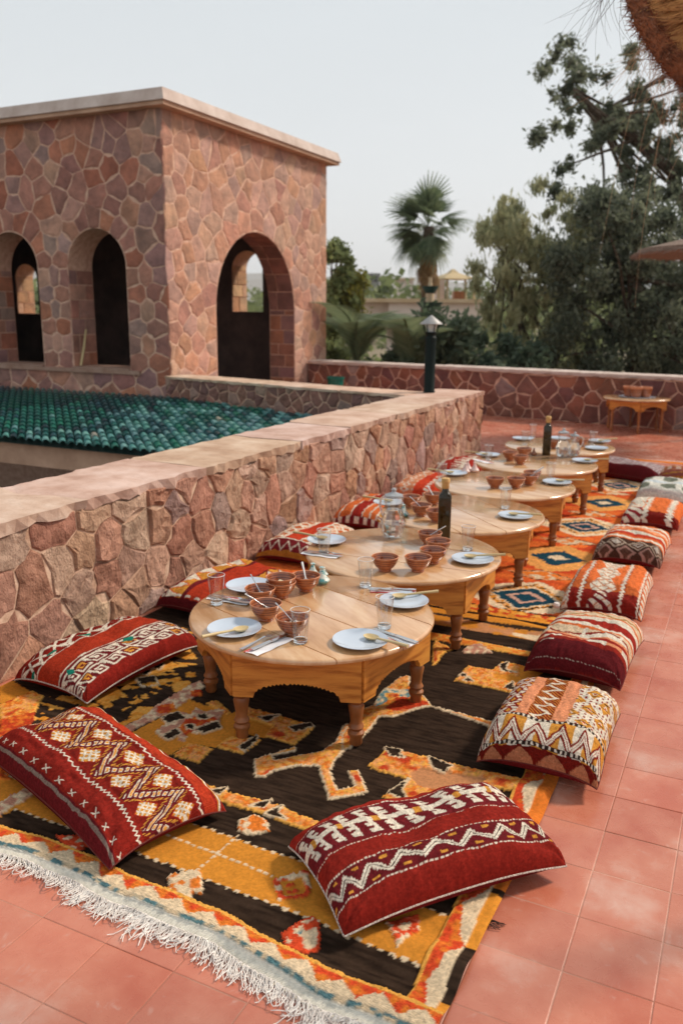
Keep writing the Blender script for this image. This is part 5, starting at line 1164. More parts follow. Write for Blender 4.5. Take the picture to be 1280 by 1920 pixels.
def sty_R1(c,u,v,L,W):    # u=0 near end
    x=u*L;y=v*W;c.put(v>=0,DM*2.4)
    e=.185
    a=x>=e;yy=y
    m=a&(y<.125);P=.062;c.put(m,DR*.9);d=abs((((x+y)/P)%1)-.5);d2=abs((((x-y)/P)%1)-.5);c.put(m&((d<.17)|(d2<.17)),CR);c.put(m&(((d<.17)|(d2<.17)))&(np.sin(x*380)>.55),DR);c.put(m&(np.minimum(d,d2)>.33),GO)
    c.put(a&(y>=.125)&(y<.16),PE*1.05);c.put(a&(y>=.225)&(y<.265),PE*1.05)
    m=a&(y>=.16)&(y<.225);c.put(m,DR*.9);c.put(m&(np.sin((x+y)*450)>.4),GO*.8);zc=.1925+.022*(tri(x/.058)*2-1);c.put(m&(abs(y-zc)<.0075),CR)
    m=a&(y>=.265);P=.105;d=abs((((x+y*1)/P)%1)-.5);d2=abs((((x-y)/P)%1)-.5);c.put(m,GO);c.put(m&((d<.20)|(d2<.20)),CR);c.put(m&((d<.20)|(d2<.20))&(np.sin(x*330)>.2)&(np.sin(y*330)>.2),DR);c.put(m&(d>.4)&(d2>.4),CR);c.put(m&(d>.44)&(d2>.44),OR);c.put(m&(np.maximum(d,d2)<.5)&(np.minimum(d,d2)>.25)&(np.sin(x*300)>.75),BK)
    m=x<e;c.put(m,DR*.75);P=.066;t_=tri(y/P);z=.055+.085*t_
    c.put(m&(x>z)&(np.floor(y/P+.5)%2==0),GO);c.put(m&(x>z)&(np.floor(y/P+.5)%2==1),CR);c.put(m&(x<z)&(np.floor(y/P)%2==0),CR*.95);c.put(m&(x<z)&(np.floor(y/P)%2==1),GO*.9)
    c.put(m&(abs(x-z)<.034),DR*.8);c.put(m&(abs(x-z)<.017),CR);c.put(m&(abs(x-z)<.003),DM*3)
    for xl in (e,.048):c.put(abs(x-xl)<.008,BK);c.put((abs(x-xl)<.006)&(np.sin(y*420)>.2),CR)
    c.put(x<.036,DR*.6);c.put((x<.034)&(x/.036<tri(y/.085)-.1),PE*.6)
def stripesX(c,x,y,spec):
    for a,b_,col in spec:c.put((x>=a)&(x<b_),col)
def sty_R2(c,u,v,L,W):
    x=u*L;y=v*W;c.put(v>=0,DR);LM=np.array((.60,.45,.30))
    stripesX(c,x,y,[(0,.15,DM*1.25),(.15,.185,DR),(.185,.205,CR),(.205,.225,DR*1.2),(.225,.24,PE),(.24,.30,LM),(.30,.315,OR),(.315,.335,CR),(.335,.385,DR*1.25),(.385,.425,CR*.95),(.425,.44,OR),(.44,.50,LM),(.50,.515,OR),(.515,.54,CR),(.54,.56,OR),(.56,.60,CR),(.60,.9,DR*1.3)])
    c.put((x>.185)&(x<.205)&(np.floor(y/.075)%2==0),PE);m=(x>.24)&(x<.30);t_=tri(y/.28);c.put(m&(abs((x-.24)/.06-t_)<.10),DR);c.put(m&((x-.24)/.06<t_-.1)&(y>.2),CR);c.put(m&(abs(((y/.14)%1)-.5)<.05),CR)
    m=(x>.44)&(x<.50);c.put(m&(abs((x-.44)/.06-tri(y/.2))<.12),GO*.6);c.put((abs(x-.035)<.002)&(np.sin(y*500)>0),CR*.7)
    c.put((abs(x-.145)<.004)&(abs(y-.1)<.03),CR)
def sty_R3(c,u,v,L,W):
    x=u*L;y=v*W;c.put(v>=0,OR*1.15);c.put(x<.13,DR*.9);c.put((x<.2)&(x>=.13),OR*.85)
    m=y<.055;c.put(m,PE);c.put(m&(tri(x/.05)>.5),CR)
    for yl in (.06,.125,.285,.375):zc=yl+.006*(tri(x/.03)*2-1);c.put(abs(y-zc)<.0065,CR);c.put(abs(y-zc-.009)<.002,DR)
    m=(y>.155)&(y<.26);P=.052;d=abs((((x+y)/P)%1)-.5);d2=abs((((x-y)/P)%1)-.5);wv=.5+.5*np.cos(x*2*PI/.17);k=m&(abs(y-.207)<.022+.028*wv);c.put(k,CR);c.put(k&((d<.09)|(d2<.09)),PE*.8);c.put(k&(x<.13)&(d<.22),DM*2)
    m=y>.39;c.put(m,CR);c.put(m&(tri(x/.06)>.6),OR)
def sty_R4(c,u,v,L,W):
    x=u*L;y=v*W;c.put(v>=0,OR);stripesX(c,x,y,[(.17,.19,OR),(.19,.22,CR),(.22,.245,OR),(.245,.30,BRD*1.1),(.30,.33,CR*.95),(.33,.36,OR),(.36,.40,PE*1.2),(.40,.42,CR),(.42,.46,OR),(.46,.50,CR),(.50,.9,OR*1.1)])
    BR_=np.array((.10,.045,.03));m=x<.17;c.put(m,BR_*.6);P=.105;d=abs(((y/P)%1)-.5)*2+abs(x-.105)/.06;c.put(m&(d<1.0),np.array((.42,.32,.24)));c.put(m&(d<.78),BR_);c.put(m&(d<.5),np.array((.45,.38,.32)));c.put(m&(d<.3)&(np.floor(y/P)%2==0),BR_)
    d=abs((((y/P)+.5)%1)-.5)*2+abs(x-.03)/.06;c.put(m&(d<.9),np.array((.35,.2,.16)));c.put(m&(d<.6),BR_)
def sty_R5(c,u,v,L,W):
    x=u*L;y=v*W;c.put(v>=0,OR*1.15);c.put(x<.11,DR*.8);m=(y<.16);c.put(m,CR);P=.08;d=abs((((x+y)/P)%1)-.5);c.put(m&(d<.10)&(x<.3),PE);c.put(m&(x<.14)&(d<.25),DM*3)
    for yl in (.18,):zc=yl+.008*(tri(x/.05)*2-1);c.put(abs(y-zc)<.013,CR)
    m=(y>.29)&(y<.345);zc=.317+.012*(tri(x/.045)*2-1);c.put(abs(y-zc)<.02,CR)
def sty_R6(c,u,v,L,W):
    x=u*L;y=v*W;A_=np.array((.60,.57,.50));c.put(v>=0,A_);GG=np.array((.16,.17,.13));
    for xc in (.16,.40):
        for yc in (.08,.24,.38):m=(abs(x-xc)<.05)&(abs(y-yc)<.045);c.put(m,GG)
    c.put(abs(x-.28)<.03,np.array((.52,.56,.58)));c.put(abs(x-.05)<.02,np.array((.5,.42,.38)))
def sty_R7(c,u,v,L,W):
    x=u*L;y=v*W;c.put(v>=0,np.array((.30,.20,.20)));c.put((np.sin(x*180)>.1)&(np.sin(y*180+np.floor(x/.035)*PI)>0),np.array((.52,.44,.42)));c.put(y<.08,DM*1.4)
def sty_R8(c,u,v,L,W):
    x=u*L;y=v*W;c.put(v>=0,np.array((.24,.07,.05)));c.put((tri(x/.07)>.5)&(y>.1),np.array((.42,.30,.26)));c.put(np.sin(y*140)>.8,GO*.7)
PIPE=None
def cushion(name_lab,style,cx,cy,L,W,T,ang,seed,res=(120,84),piping=None,lift=.02,full=.46,pinch=.035,group=None,tilt=(0,0),under=None):
    rg=random.Random(seed);nu,nv=res;s=np.linspace(-1,1,nu);t=np.linspace(-1,1,nv);Sg,Tg=np.meshgrid(s,t,indexing='ij')
    a=np.sin(Sg*PI/2)*.62+Sg*.38;b_=np.sin(Tg*PI/2)*.62+Tg*.38
    u=(Sg+1)/2;v=(Tg+1)/2
    def shape(a,b_):
        x=a*L/2*(1-pinch*(1-b_**2)*a**2)+.0;y=b_*W/2*(1-pinch*1.3*(1-a**2)*b_**2);k_=abs(a*b_)**7;return x*(1-.022*k_),y*(1-.04*k_)
    X,Y=shape(a,b_);prof=np.clip((1-abs(a)**5)*(1-abs(b_)**5),0,1)**full
    edge=np.clip(1-prof,0,1)
    ws=vnoise(X,Y,.11,seed)*2-1;w2=vnoise(X*1.0,Y*3,.05,seed+3)*2-1
    seam=.36*T*(1-.55*np.abs(a*b_)**3)
    Z=seam+.64*T*prof+ws*.016*prof+w2*.0045*prof
    # folds running in from the corners
    for sx in (-1,1):
        for sy in (-1,1):
            dx=(1-sx*a)*L/2;dy=(1-sy*b_)*W/2;rr2=np.hypot(dx,dy);th_=np.arctan2(dy,dx);Z+=.007*np.sin(th_*9+rg.uniform(0,6))*np.exp(-rr2/.10)*np.clip(rr2/.03,0,1)
    Z+=.0055*np.sin(a*L/2*75+rg.uniform(0,6)+5*ws)*np.exp(-(1-abs(b_))*W/2/.045)*prof+.004*np.sin(b_*W/2*80+rg.uniform(0,6)+5*ws)*np.exp(-(1-abs(a))*L/2/.045)*prof
    c=Cv(X,Y,DR);wob=.0022*(vnoise(X,Y,.02,seed+9)-.5)*2
    style(c,u+wob/L,v+wob/W,L,W)
    gg=(rs.rand(*X.shape)-.5);col=np.clip(c.c*(1+.22*gg+.25*(vnoise(X*4,Y,.03,seed+5)-.5))[...,None],0,1)
    Z+=gg*.0008
    V=np.stack([X,Y,Z],-1).reshape(-1,3);F=[]
    m1=gridmesh('cushion',V,nu,nv,M['cushion'],col.reshape(-1,3))
    # underside as a coarser grid whose border lies on the same seam
    n2=30,22;a2=np.sin(np.linspace(-1,1,n2[0])*PI/2)*.62+np.linspace(-1,1,n2[0])*.38;b2=np.sin(np.linspace(-1,1,n2[1])*PI/2)*.62+np.linspace(-1,1,n2[1])*.38
    A2,B2=np.meshgrid(a2,b2,indexing='ij');X2,Y2=shape(A2,B2);p2=np.clip((1-abs(A2)**3.2)*(1-abs(B2)**3.2),0,1)**.4;se=.36*T*(1-.55*np.abs(A2*B2)**3);Z2=se*(1-p2)+.0*p2
    t_=thing('floor_cushion',name_lab,'cushion',(cx,cy,lift),R(ang),group);t_.rotation_euler=(tilt[0],tilt[1],R(ang))
    link('cushion_cover',m1,t_)
    m2=gridmesh('underside',np.stack([X2,Y2,Z2],-1).reshape(-1,3),n2[0],n2[1],M['cushion'],np.tile(DM*1.8 if under is None else under,(X2.size,1)));m2.flip_normals();link('underside',m2,t_)
    b=MB();pts=[]
    per=[(x_,-1) for x_ in np.linspace(-1,1,26)]+[(1,y_) for y_ in np.linspace(-1,1,16)[1:]]+[(x_,1) for x_ in np.linspace(1,-1,26)[1:]]+[(-1,y_) for y_ in np.linspace(1,-1,16)[1:]]
    for x_,y_ in per:
        X3,Y3=shape(np.array(x_),np.array(y_));z3=.36*T*(1-.55*abs(x_*y_)**3);pts.append((float(X3),float(Y3),z3))
    b.tube(pts,.0032 if piping else .0026,6);b.obj('seam_piping',M[piping or 'pipe_dark'],t_,smooth=True)
    return t_
M['pipe_dark']=pmat('dark_red_piping',(.10,.012,.012),(.16,.03,.02),.9,200,2)
M['pipe_white']=pmat('cream_cord',(.30,.22,.19),(.62,.55,.48),.9,260,2,ramp=(.45,.55))
cushion('deep red cushion with broad yellow and white ladder zigzags, at the near left',sty_F1,-1.84,1.945,.88,.43,.15,-19.5,1,(400,210),lift=.016,pinch=.04,group='cushions at the camera end')
cushion('deep red cushion with white hooked and zigzag bands, nearest the camera',sty_F2,-.715,2.065,.72,.42,.14,50,2,(260,170),'pipe_white',lift=.018,pinch=.04,group='cushions at the camera end',tilt=(R(0),0))
gw='cushions along the parapet wall'
cushion('red cushion with white and orange meander pattern, nearest along the stone wall',sty_C1,-2.475,2.74,.72,.45,.15,86,3,(220,130),'pipe_white',group=gw,under=DR)
cushion('red cushion with yellow and white triangle stripes, second along the wall beside the nearest table',sty_C2,-2.52,3.76,.74,.42,.15,84,4,(150,100),group=gw)
cushion('cushion with white zigzags on its dark end and white lattice top, third along the wall',sty_C3,-2.55,4.80,.72,.44,.16,90,5,(130,90),group=gw)
cushion('orange cushion with thin cream stripes, fourth along the wall, left of the water jug',sty_C4,-2.52,5.80,.74,.44,.16,92,6,(110,80),group=gw)
cushion('red cushion with pale lozenge band, fifth along the wall',sty_C5,-2.50,6.90,.74,.44,.16,90,7,(90,70),group=gw)
cushion('plain red cushion with white teeth, farthest along the wall',sty_C6,-2.50,7.95,.74,.44,.16,90,8,(70,60),group=gw)
gr_='cushions along the right side of the rug'
def rcush(lab,sty,cx,cy,L,W,T,ang,seed,res,**k):  # pattern x runs away from the camera, y from the rug to the right
    t=cushion(lab,lambda c,u,v,L_,W_:sty(c,u,1-v,L_,W_),cx,cy,L,W,T,ang,seed,res,group=gr_,**k);return t
rcush('cushion with a maroon zigzag end and two peach stripes, nearest on the right',sty_R1,-.535,2.95,.62,.43,.165,91,9,(230,170))
rcush('striped cushion with a dark maroon near end, second on the right side',sty_R2,-.56,3.80,.66,.43,.17,88,10,(170,120),under=DM)
rcush('orange cushion with a white woven centre band, third on the right side',sty_R3,-.60,4.70,.68,.43,.165,91,11,(150,110))
rcush('orange striped cushion with brown lozenges on its near end, fourth on the right side',sty_R4,-.60,5.72,.66,.43,.17,89,12,(120,90))
rcush('orange cushion with one white half and a white zigzag, fifth on the right side',sty_R5,-.58,6.78,.64,.42,.16,89,13,(100,70))
rcush('off-white cushion with grey green blocks, sixth on the right side',sty_R6,-.60,7.72,.62,.42,.16,91,14,(80,60),under=np.array((.5,.46,.4)))
cushion('long grey-purple speckled bolster lying across the far end of the orange rug',sty_R7,-1.02,8.55,.84,.36,.17,-22,15,(90,50),group=None)
cushion('dark brown red patterned cushion behind the off-white one at the far right',sty_R8,-.42,8.45,.62,.38,.17,5,16,(70,50))
b=MB();b.lathe([(.001,0),(.014,.004),(.019,.018),(.014,.032),(.001,.036)],14);b.obj('pompom',M['fringe'],None,(0,0,0),smooth=True)
po=bpy.data.objects['pompom'];cu=[o for o in COL.objects if o.get('label','').startswith('orange cushion with a white woven')][0];po.parent=cu;po.location=(-.345,.225,.035)
# ================================================================== LAMP, PARASOLS, SMALL THINGS
lb=(-3.265,8.99);t=thing('lamp_post','dark green bollard lamp with a grey conical hood standing on the parapet corner','lamp',(lb[0],lb[1],PZ))
b=MB();b.lathe([(.066,0),(.066,.012),(.060,.02),(.060,.56),(.064,.565),(.064,.60),(.060,.605),(.052,.62),(.068,.655),(.066,.66),(.03,.66)],28);b.obj('post',M['iron'],t,smooth=True)
b=MB()
for k in range(6):
    a=PI*k/3+.3;b.tube([(.066*math.cos(a),.066*math.sin(a),.655),(.088*math.cos(a),.088*math.sin(a),.745)],.006,6)
b.obj('cage_bars',M['iron'],t)
b=MB();b.lathe([(.045,.662),(.068,.74)],24);b.obj('lamp_glass',M['frost'],t,smooth=True)
b=MB();b.lathe([(.112,.742),(.125,.745),(.122,.756),(.02,.832),(.012,.84),(.001,.842)],28);b.obj('hood',M['lampcap'],t,smooth=True)
# green tub behind the ledge
p=onz(630,706,.74);b=MB();t=thing('tub','green plastic tub behind the ledge, against the far wall beside the tower','tub',tuple(map(float,np.r_[onz(629,706,.60)[:2],0])));b.lathe([(.10,0),(.125,.56),(.14,.565),(.14,.59),(.12,.59),(.09,.02)],28,cap1=False);b.obj('tub_body',M['plastic_green'],t,smooth=True)
b=MB();b.box((-.125,-.012,.592),(.125,.012,.604));b.obj('tub_handle',M['plastic_green'],t)
# straw parasol hanging in at the top right: canopy seen from below, bound rim, loose straws
def strands(nm,mat,origin_fn,n,L,seed,rad=.0012,droop=1.0,parent=None,spread=.3,segs=6,nn=3,gv=(0,0,-1)):
    rg=random.Random(seed);b=MB()
    for _ in range(n):
        p,d=origin_fn(rg);p=np.array(p,float);d=np.array(d,float);l_=L*rg.uniform(.35,1.3);pts=[p.copy()];d=d+np.array([rg.gauss(0,spread),rg.gauss(0,spread),rg.gauss(0,spread*.5)]);cv=np.array([rg.gauss(0,.35),rg.gauss(0,.35),0])
        for s_ in range(segs):
            d=d/np.linalg.norm(d);p=p+d*l_/segs;pts.append(p.copy());d=d+np.array(gv)*.28*droop+cv*.5
        b.tube(pts,[rad*(1-.7*k/segs) for k in range(segs+1)],nn)
    return b.obj(nm,mat,parent)
_a=R(41);_n3=_Z*math.cos(_a)-_F*math.sin(_a);_M=at(1243,95,2.0);_e1=np.cross(_n3,_F);_e1/=np.linalg.norm(_e1);_e2=np.cross(_n3,_e1)
_q=[]
for px,py in ((1190,-30),(1201,10),(1218,55),(1243,95),(1272,128),(1300,152)):
    d=_fw+(px-640)/FPX*_r-(py-960)/FPX*_u;C0=np.array([0,0,H]);q_=C0+d*(((_M-C0)@_n3)/(d@_n3))-_M;_q.append((q_@_e1,q_@_e2))
_q=np.array(_q);_s=np.linalg.lstsq(np.c_[2*_q,np.ones(len(_q))],(_q**2).sum(1),rcond=None)[0];PRR=float(math.sqrt(_s[2]+_s[0]**2+_s[1]**2));PCC=_M+_e1*_s[0]+_e2*_s[1]
# local frame: x away from the centre towards the seen rim, z along the tilted pole
_x=(_M-PCC);_x/=np.linalg.norm(_x);_y=np.cross(_n3,_x)
pt=thing('straw_parasol','woven straw parasol whose shaggy rim hangs into the top right corner','parasol',tuple(map(float,PCC)))
pt.rotation_euler=Matrix(((_x[0],_y[0],_n3[0]),(_x[1],_y[1],_n3[1]),(_x[2],_y[2],_n3[2]))).to_euler()
GV=np.array([-_x[2],-_y[2],-_n3[2]])
b=MB();b.tube([(PRR*math.cos(a),PRR*math.sin(a),0) for a in np.linspace(0,2*PI,121)],.021,12);b.obj('bound_rim',M['straw_rim'],pt,smooth=True)
b=MB();b.lathe([(PRR-.010,.016),(PRR*.7,.12),(PRR*.35,.25),(.05,.36),(.001,.37)],96,cap0=False);b.lathe([(PRR-.014,.0),(PRR*.7,.09),(PRR*.35,.21),(.001,.33)],96,cap0=False,cap1=False);b.obj('canopy',M['straw'],pt,smooth=True)
b=MB();_gp=np.array([_x,_y,_n3])@(np.array([PCC[0],PCC[1],0])-PCC);b.tube([tuple(_gp),(0,0,-.12),(0,0,.33)],.03,12);b.obj('pole',M['bark'],pt)
def pol(r_,a,z):return np.array([r_*math.cos(a),r_*math.sin(a),z])
def pang(rg,w_=1.0,p=.85):return rg.gauss(0,w_*.5) if rg.random()<p else rg.uniform(0,2*PI)
def o_can(rg):
    a=pang(rg);f=.055+rg.random()**1.2*.5;r_=PRR*(1-f);return pol(r_,a,.018+(PRR-r_)/PRR*.35),pol(1,a,-.30)
strands('canopy_straw',M['straw'],o_can,5600,.060,3,.0016,0,pt,.25,3,3)['kind']='stuff'
def o_rim(rg):
    a=pang(rg);w_=rg.uniform(0,2*PI);o=pol(math.cos(w_),a,math.sin(w_));t_=np.array([-math.sin(a),math.cos(a),0]);return pol(PRR,a,0)+o*.020,t_*.8*rg.choice((-1,1))+o*.3
strands('rim_binding_straw',M['straw_rim'],o_rim,5500,.032,4,.0011,0,pt,.3,3,3)['kind']='stuff'
_w2l=lambda p:np.array([_x,_y,_n3])@(p-PCC)
def rpt(px,py):
    "angle on the rim seen at this photo point"
    d=_fw+(px-640)/FPX*_r-(py-960)/FPX*_u;C0=np.array([0,0,H]);l=_w2l(C0+d*(((_M-C0)@_n3)/(d@_n3)));return math.atan2(l[1],l[0])
A0,A1=rpt(1201,10),rpt(1290,145);LF=_w2l(PCC-_r)
def o_loose(rg):
    a=A0+(A1-A0)*rg.uniform(.35,1.1);return pol(PRR+.008,a,-.008),LF*.45+GV
strands('loose_straws',M['straw_pale'],o_loose,80,.13,5,.0005,.35,pt,.3,8,3,GV)['kind']='stuff'
strands('long_loose_straws',M['straw_pale'],lambda rg:(pol(PRR+.008,A0+(A1-A0)*rg.uniform(.3,1.2),-.008),LF*.2+GV),10,.40,8,.0006,.35,pt,.2,12,3,GV)['kind']='stuff'
AT=rpt(1190,-30)
strands('dark_twigs',M['straw_dark'],lambda rg:(pol(PRR+.008,AT+rg.uniform(-.02,.10)*(1 if A0<A1 else -1)*-1,0)+LF*rg.uniform(0,.07),LF*.5+GV*1.0),24,.22,6,.0006,.25,pt,.3,8,3,GV)['kind']='stuff'
# second parasol farther off at the right
c=at(1372,500,11.0);pt2=thing('straw_parasol','distant thatched parasol with its brim reaching in at the right edge','parasol',(float(c[0]),float(c[1]),0))
ZP=.36
b=MB();b.lathe([(1.12,1.96+ZP),(1.16,1.98+ZP),(1.14,2.03+ZP),(.6,2.16+ZP),(.12,2.5+ZP),(.02,2.55+ZP)],40,cap0=False);b.lathe([(1.12,1.96+ZP),(.3,2.06+ZP),(.02,2.1+ZP)],40,cap0=False,cap1=False);b.obj('thatch_canopy',M['thatch_grey'],pt2,smooth=True)
b=MB();b.tube([(0,0,0),(0,0,2.8)],.04,10);b.obj('pole',M['bark'],pt2)
strands('brim_straw',M['thatch_grey'],lambda rg:((lambda a:((1.14*math.cos(a),1.14*math.sin(a),1.98+ZP),(math.cos(a),math.sin(a),-.3)))(rg.uniform(0,2*PI))),900,.10,9,.004,.5,pt2,.3,3,3)['kind']='stuff'
# ================================================================== VEGETATION
def leaves(nm,centres,rad,n,size,mat,parent,seed,elong=2.2,hang=0.,shell=.5,flat=1.0):
    "n leaf blades scattered through clumps; Col.r blends between the two leaf greens of the material"
    r=np.random.RandomState(seed);C=np.array(centres);rad=np.array(rad);p=rad**2;p/=p.sum();k=r.choice(len(C),n,p=p)
    d=r.normal(size=(n,3));d/=np.linalg.norm(d,axis=1)[:,None];rr=np.abs(r.normal(size=n))*.62*shell*2
    P=C[k]+d*rr[:,None]*rad[k][:,None]*np.array([1,1,flat])
    a=r.normal(size=(n,3));a[:,2]-=hang*2;a/=np.linalg.norm(a,axis=1)[:,None];b=np.cross(a,r.normal(size=(n,3)));b/=np.linalg.norm(b,axis=1)[:,None]
    s=size*r.uniform(.6,1.4,n)[:,None];V=np.stack([P-a*s*elong/2,P+b*s/2,P+a*s*elong/2,P-b*s/2],1).reshape(-1,3)
    shade=np.clip(r.rand(len(C))[k]*.6+r.rand(n)*.4,0,1);c=np.repeat(shade,4)[:,None]*np.ones((1,3))
    return link(nm,quads(nm,V,np.arange(4*n).reshape(-1,4),mat,False,c),parent)
def limb(b,p,q,r0,r1,rg,wob=.08,n=6):
    p=np.array(p,float);q=np.array(q,float);L=np.linalg.norm(q-p);pts=[];ofs=np.zeros(3)
    for k in range(n+1):
        f=k/n;pts.append(p*(1-f)+q*f+ofs);ofs=ofs+np.array([rg.gauss(0,1),rg.gauss(0,1),rg.gauss(0,.5)])*wob*L/n*(1 if 0<k<n else 0)
    b.tube(pts,[r0+(r1-r0)*k/n for k in range(n+1)],7);return pts
M['l_dark']=leafmat('dark_conifer_leaf',(.085,.108,.075),(.21,.225,.15),.6)
M['l_willow']=leafmat('olive_willow_leaf',(.27,.29,.16),(.54,.52,.31),.6)
M['l_mid']=leafmat('mid_green_leaf',(.12,.15,.06),(.27,.31,.13),.5)
M['l_hedge']=leafmat('dark_shrub_leaf',(.06,.092,.06),(.13,.17,.10),.45)
M['l_palm']=leafmat('palm_leaf',(.09,.13,.07),(.20,.24,.13),.4)
M['l_dead']=leafmat('dead_palm_leaf',(.22,.12,.05),(.38,.24,.11),.3)
M['l_yellow']=leafmat('yellow_green_leaf',(.20,.20,.04),(.30,.26,.06),.45)
def pxclumps(poly,n,dist,dz,rpx,seed,hole=None):
    r=random.Random(seed);P=[];Rr=[];X=[p[0] for p in poly];Y=[p[1] for p in poly]
    while len(P)<n:
        x=r.uniform(min(X),max(X));y=r.uniform(min(Y),max(Y))
        if not inpoly(np.array([x]),np.array([y]),poly)[0]:continue
        if hole and hole(x,y,r):continue
        d=dist+r.uniform(-dz,dz);P.append(at(x,y,d));Rr.append(mpp(d)*r.uniform(*rpx))
    return P,Rr
GZ=-3.6
def tree(label,trunk_px,dist,clumps,nleaf,lsize,lmat,seed,r0=.22,limbs=10,cat='tree',group=None,elong=2.2,hang=0,name='tree',shell=.5):
    base=at(trunk_px[0][0],trunk_px[0][1],dist);rg=random.Random(seed);t=thing(name,label,cat,(float(base[0]),float(base[1]),GZ),0,group);o=np.array([base[0],base[1],GZ])
    b=MB();pts=[np.array([0,0,0.])]+[at(x,y,dist)-o for x,y in trunk_px[1:]];n=len(pts)
    for i in range(n-1):limb(b,pts[i],pts[i+1],r0*(1-.75*i/n),r0*(1-.75*(i+1)/n),rg,.05)
    C,Rr=clumps;P=[c-o for c in C]
    for k in rg.sample(range(len(P)),min(limbs,len(P))):
        src=pts[rg.randrange(max(1,n//2),n)];limb(b,src,P[k],r0*.28,.012,rg,.10,7)
    b.obj('trunk',M['bark'],t,smooth=True)
    leaves('crown',P,Rr,nleaf,lsize,lmat,t,seed,elong,hang,shell);return t
# tall conifer-like tree at the right, ragged with sky gaps
ng=lambda x,y:float(vnoise(np.array(x),np.array(y),24,77))
hole=lambda x,y,r:ng(x,y)<(.44 if y<360 else .36)
poly=[(990,80),(1040,60),(1085,90),(1100,150),(1150,120),(1210,70),(1330,30),(1400,300),(1400,560),(1190,540),(1090,420),(1030,380),(1050,300),(985,250),(1010,210),(1060,225),(1020,160)]
tree('tall ragged dark tree at the right with branches reaching up against the pale sky',[(1330,700),(1310,480),(1265,330),(1190,260),(1120,215),(1060,160)],21,pxclumps(poly,380,21,1.8,(8,19),3,hole),36000,.052,M['l_dark'],31,.17,22,elong=2.8,group='trees beyond the far wall')
poly=[(1050,430),(1120,370),(1200,360),(1290,420),(1400,400),(1400,760),(1010,760),(1020,560)]
tree('dense dark rounded tree filling the lower right beyond the far wall',[(1190,760),(1190,640),(1180,520)],18.5,pxclumps(poly,190,18.5,1.4,(18,40),5,lambda x,y,r:ng(x+99,y+50)<.27),80000,.05,M['l_dark'],32,.2,20,elong=2.4,hang=.5,group='trees beyond the far wall')
hole2=lambda x,y,r:ng(x+300,y)<(.50 if y<470 else .42)
poly=[(885,480),(900,420),(940,370),(1000,340),(1050,350),(1110,400),(1110,520),(1080,700),(1040,760),(890,760),(885,600)]
tree('feathery olive-green weeping tree with a forked trunk in the middle of the far wall',[(985,770),(985,660),(962,560),(950,480)],19.5,pxclumps(poly,330,19.5,1.3,(8,20),7,hole2),38000,.036,M['l_willow'],33,.09,24,elong=4.2,hang=1.6,group='trees beyond the far wall')
poly=[(612,460),(640,455),(655,480),(660,520),(670,560),(640,620),(612,640)]
tree('leafy green tree right behind the tower corner',[(618,700),(622,600),(628,520)],20,pxclumps(poly,100,20,.9,(6,14),8,lambda x,y,r:ng(x,y+40)<.4),9000,.055,M['l_mid'],34,.12,12,group='trees beyond the far wall')
poly=[(640,520),(672,520),(682,560),(670,600),(640,600)]
tree('yellowing shrub between the tower and the cream building','',20,None,0,0,None,0) if False else None
t=thing('shrub','yellow-green shrub between the tower corner tree and the cream building','shrub',tuple(map(float,np.r_[at(660,700,21)[:2],GZ])));o_=np.r_[at(660,700,21)[:2],GZ];P_,R_c=pxclumps(poly,26,21,.5,(9,17),9);b=MB();rg=random.Random(1)
for c_ in P_[:8]:limb(b,(0,0,0),c_-o_,.04,.01,rg)
b.obj('stems',M['bark'],t);leaves('foliage',[c_-o_ for c_ in P_],R_c,6000,.07,M['l_yellow'],t,44)
for k,(poly,n,dist,lab,mt,nl) in enumerate((([(760,620),(800,600),(850,600),(900,640),(930,700),(930,760),(740,760),(735,680)],70,16.5,'dark blue-green bush directly behind the lamp post','l_hedge',26000),
   ([(900,620),(960,640),(1010,660),(1010,760),(900,760)],40,17.0,'dark bush at the foot of the weeping tree','l_hedge',14000),
   ([(600,650),(625,640),(640,660),(650,760),(600,760)],16,17.5,'small green shrub behind the wall beside the tower','l_mid',5000))):
    o_=np.r_[at(np.mean([p[0] for p in poly]),700,dist)[:2],GZ];t=thing('bush',lab,'bush',tuple(map(float,o_)),0,'bushes behind the far wall');P_,R_c=pxclumps(poly,n,dist,.7,(14,28),50+k);b=MB();rg=random.Random(k)
    for c_ in P_[:10]:limb(b,(0,0,0),c_-o_,.05,.012,rg)
    b.obj('stems',M['bark'],t);leaves('foliage',[c_-o_ for c_ in P_],R_c,nl,.07,M[mt],t,60+k,2.4)
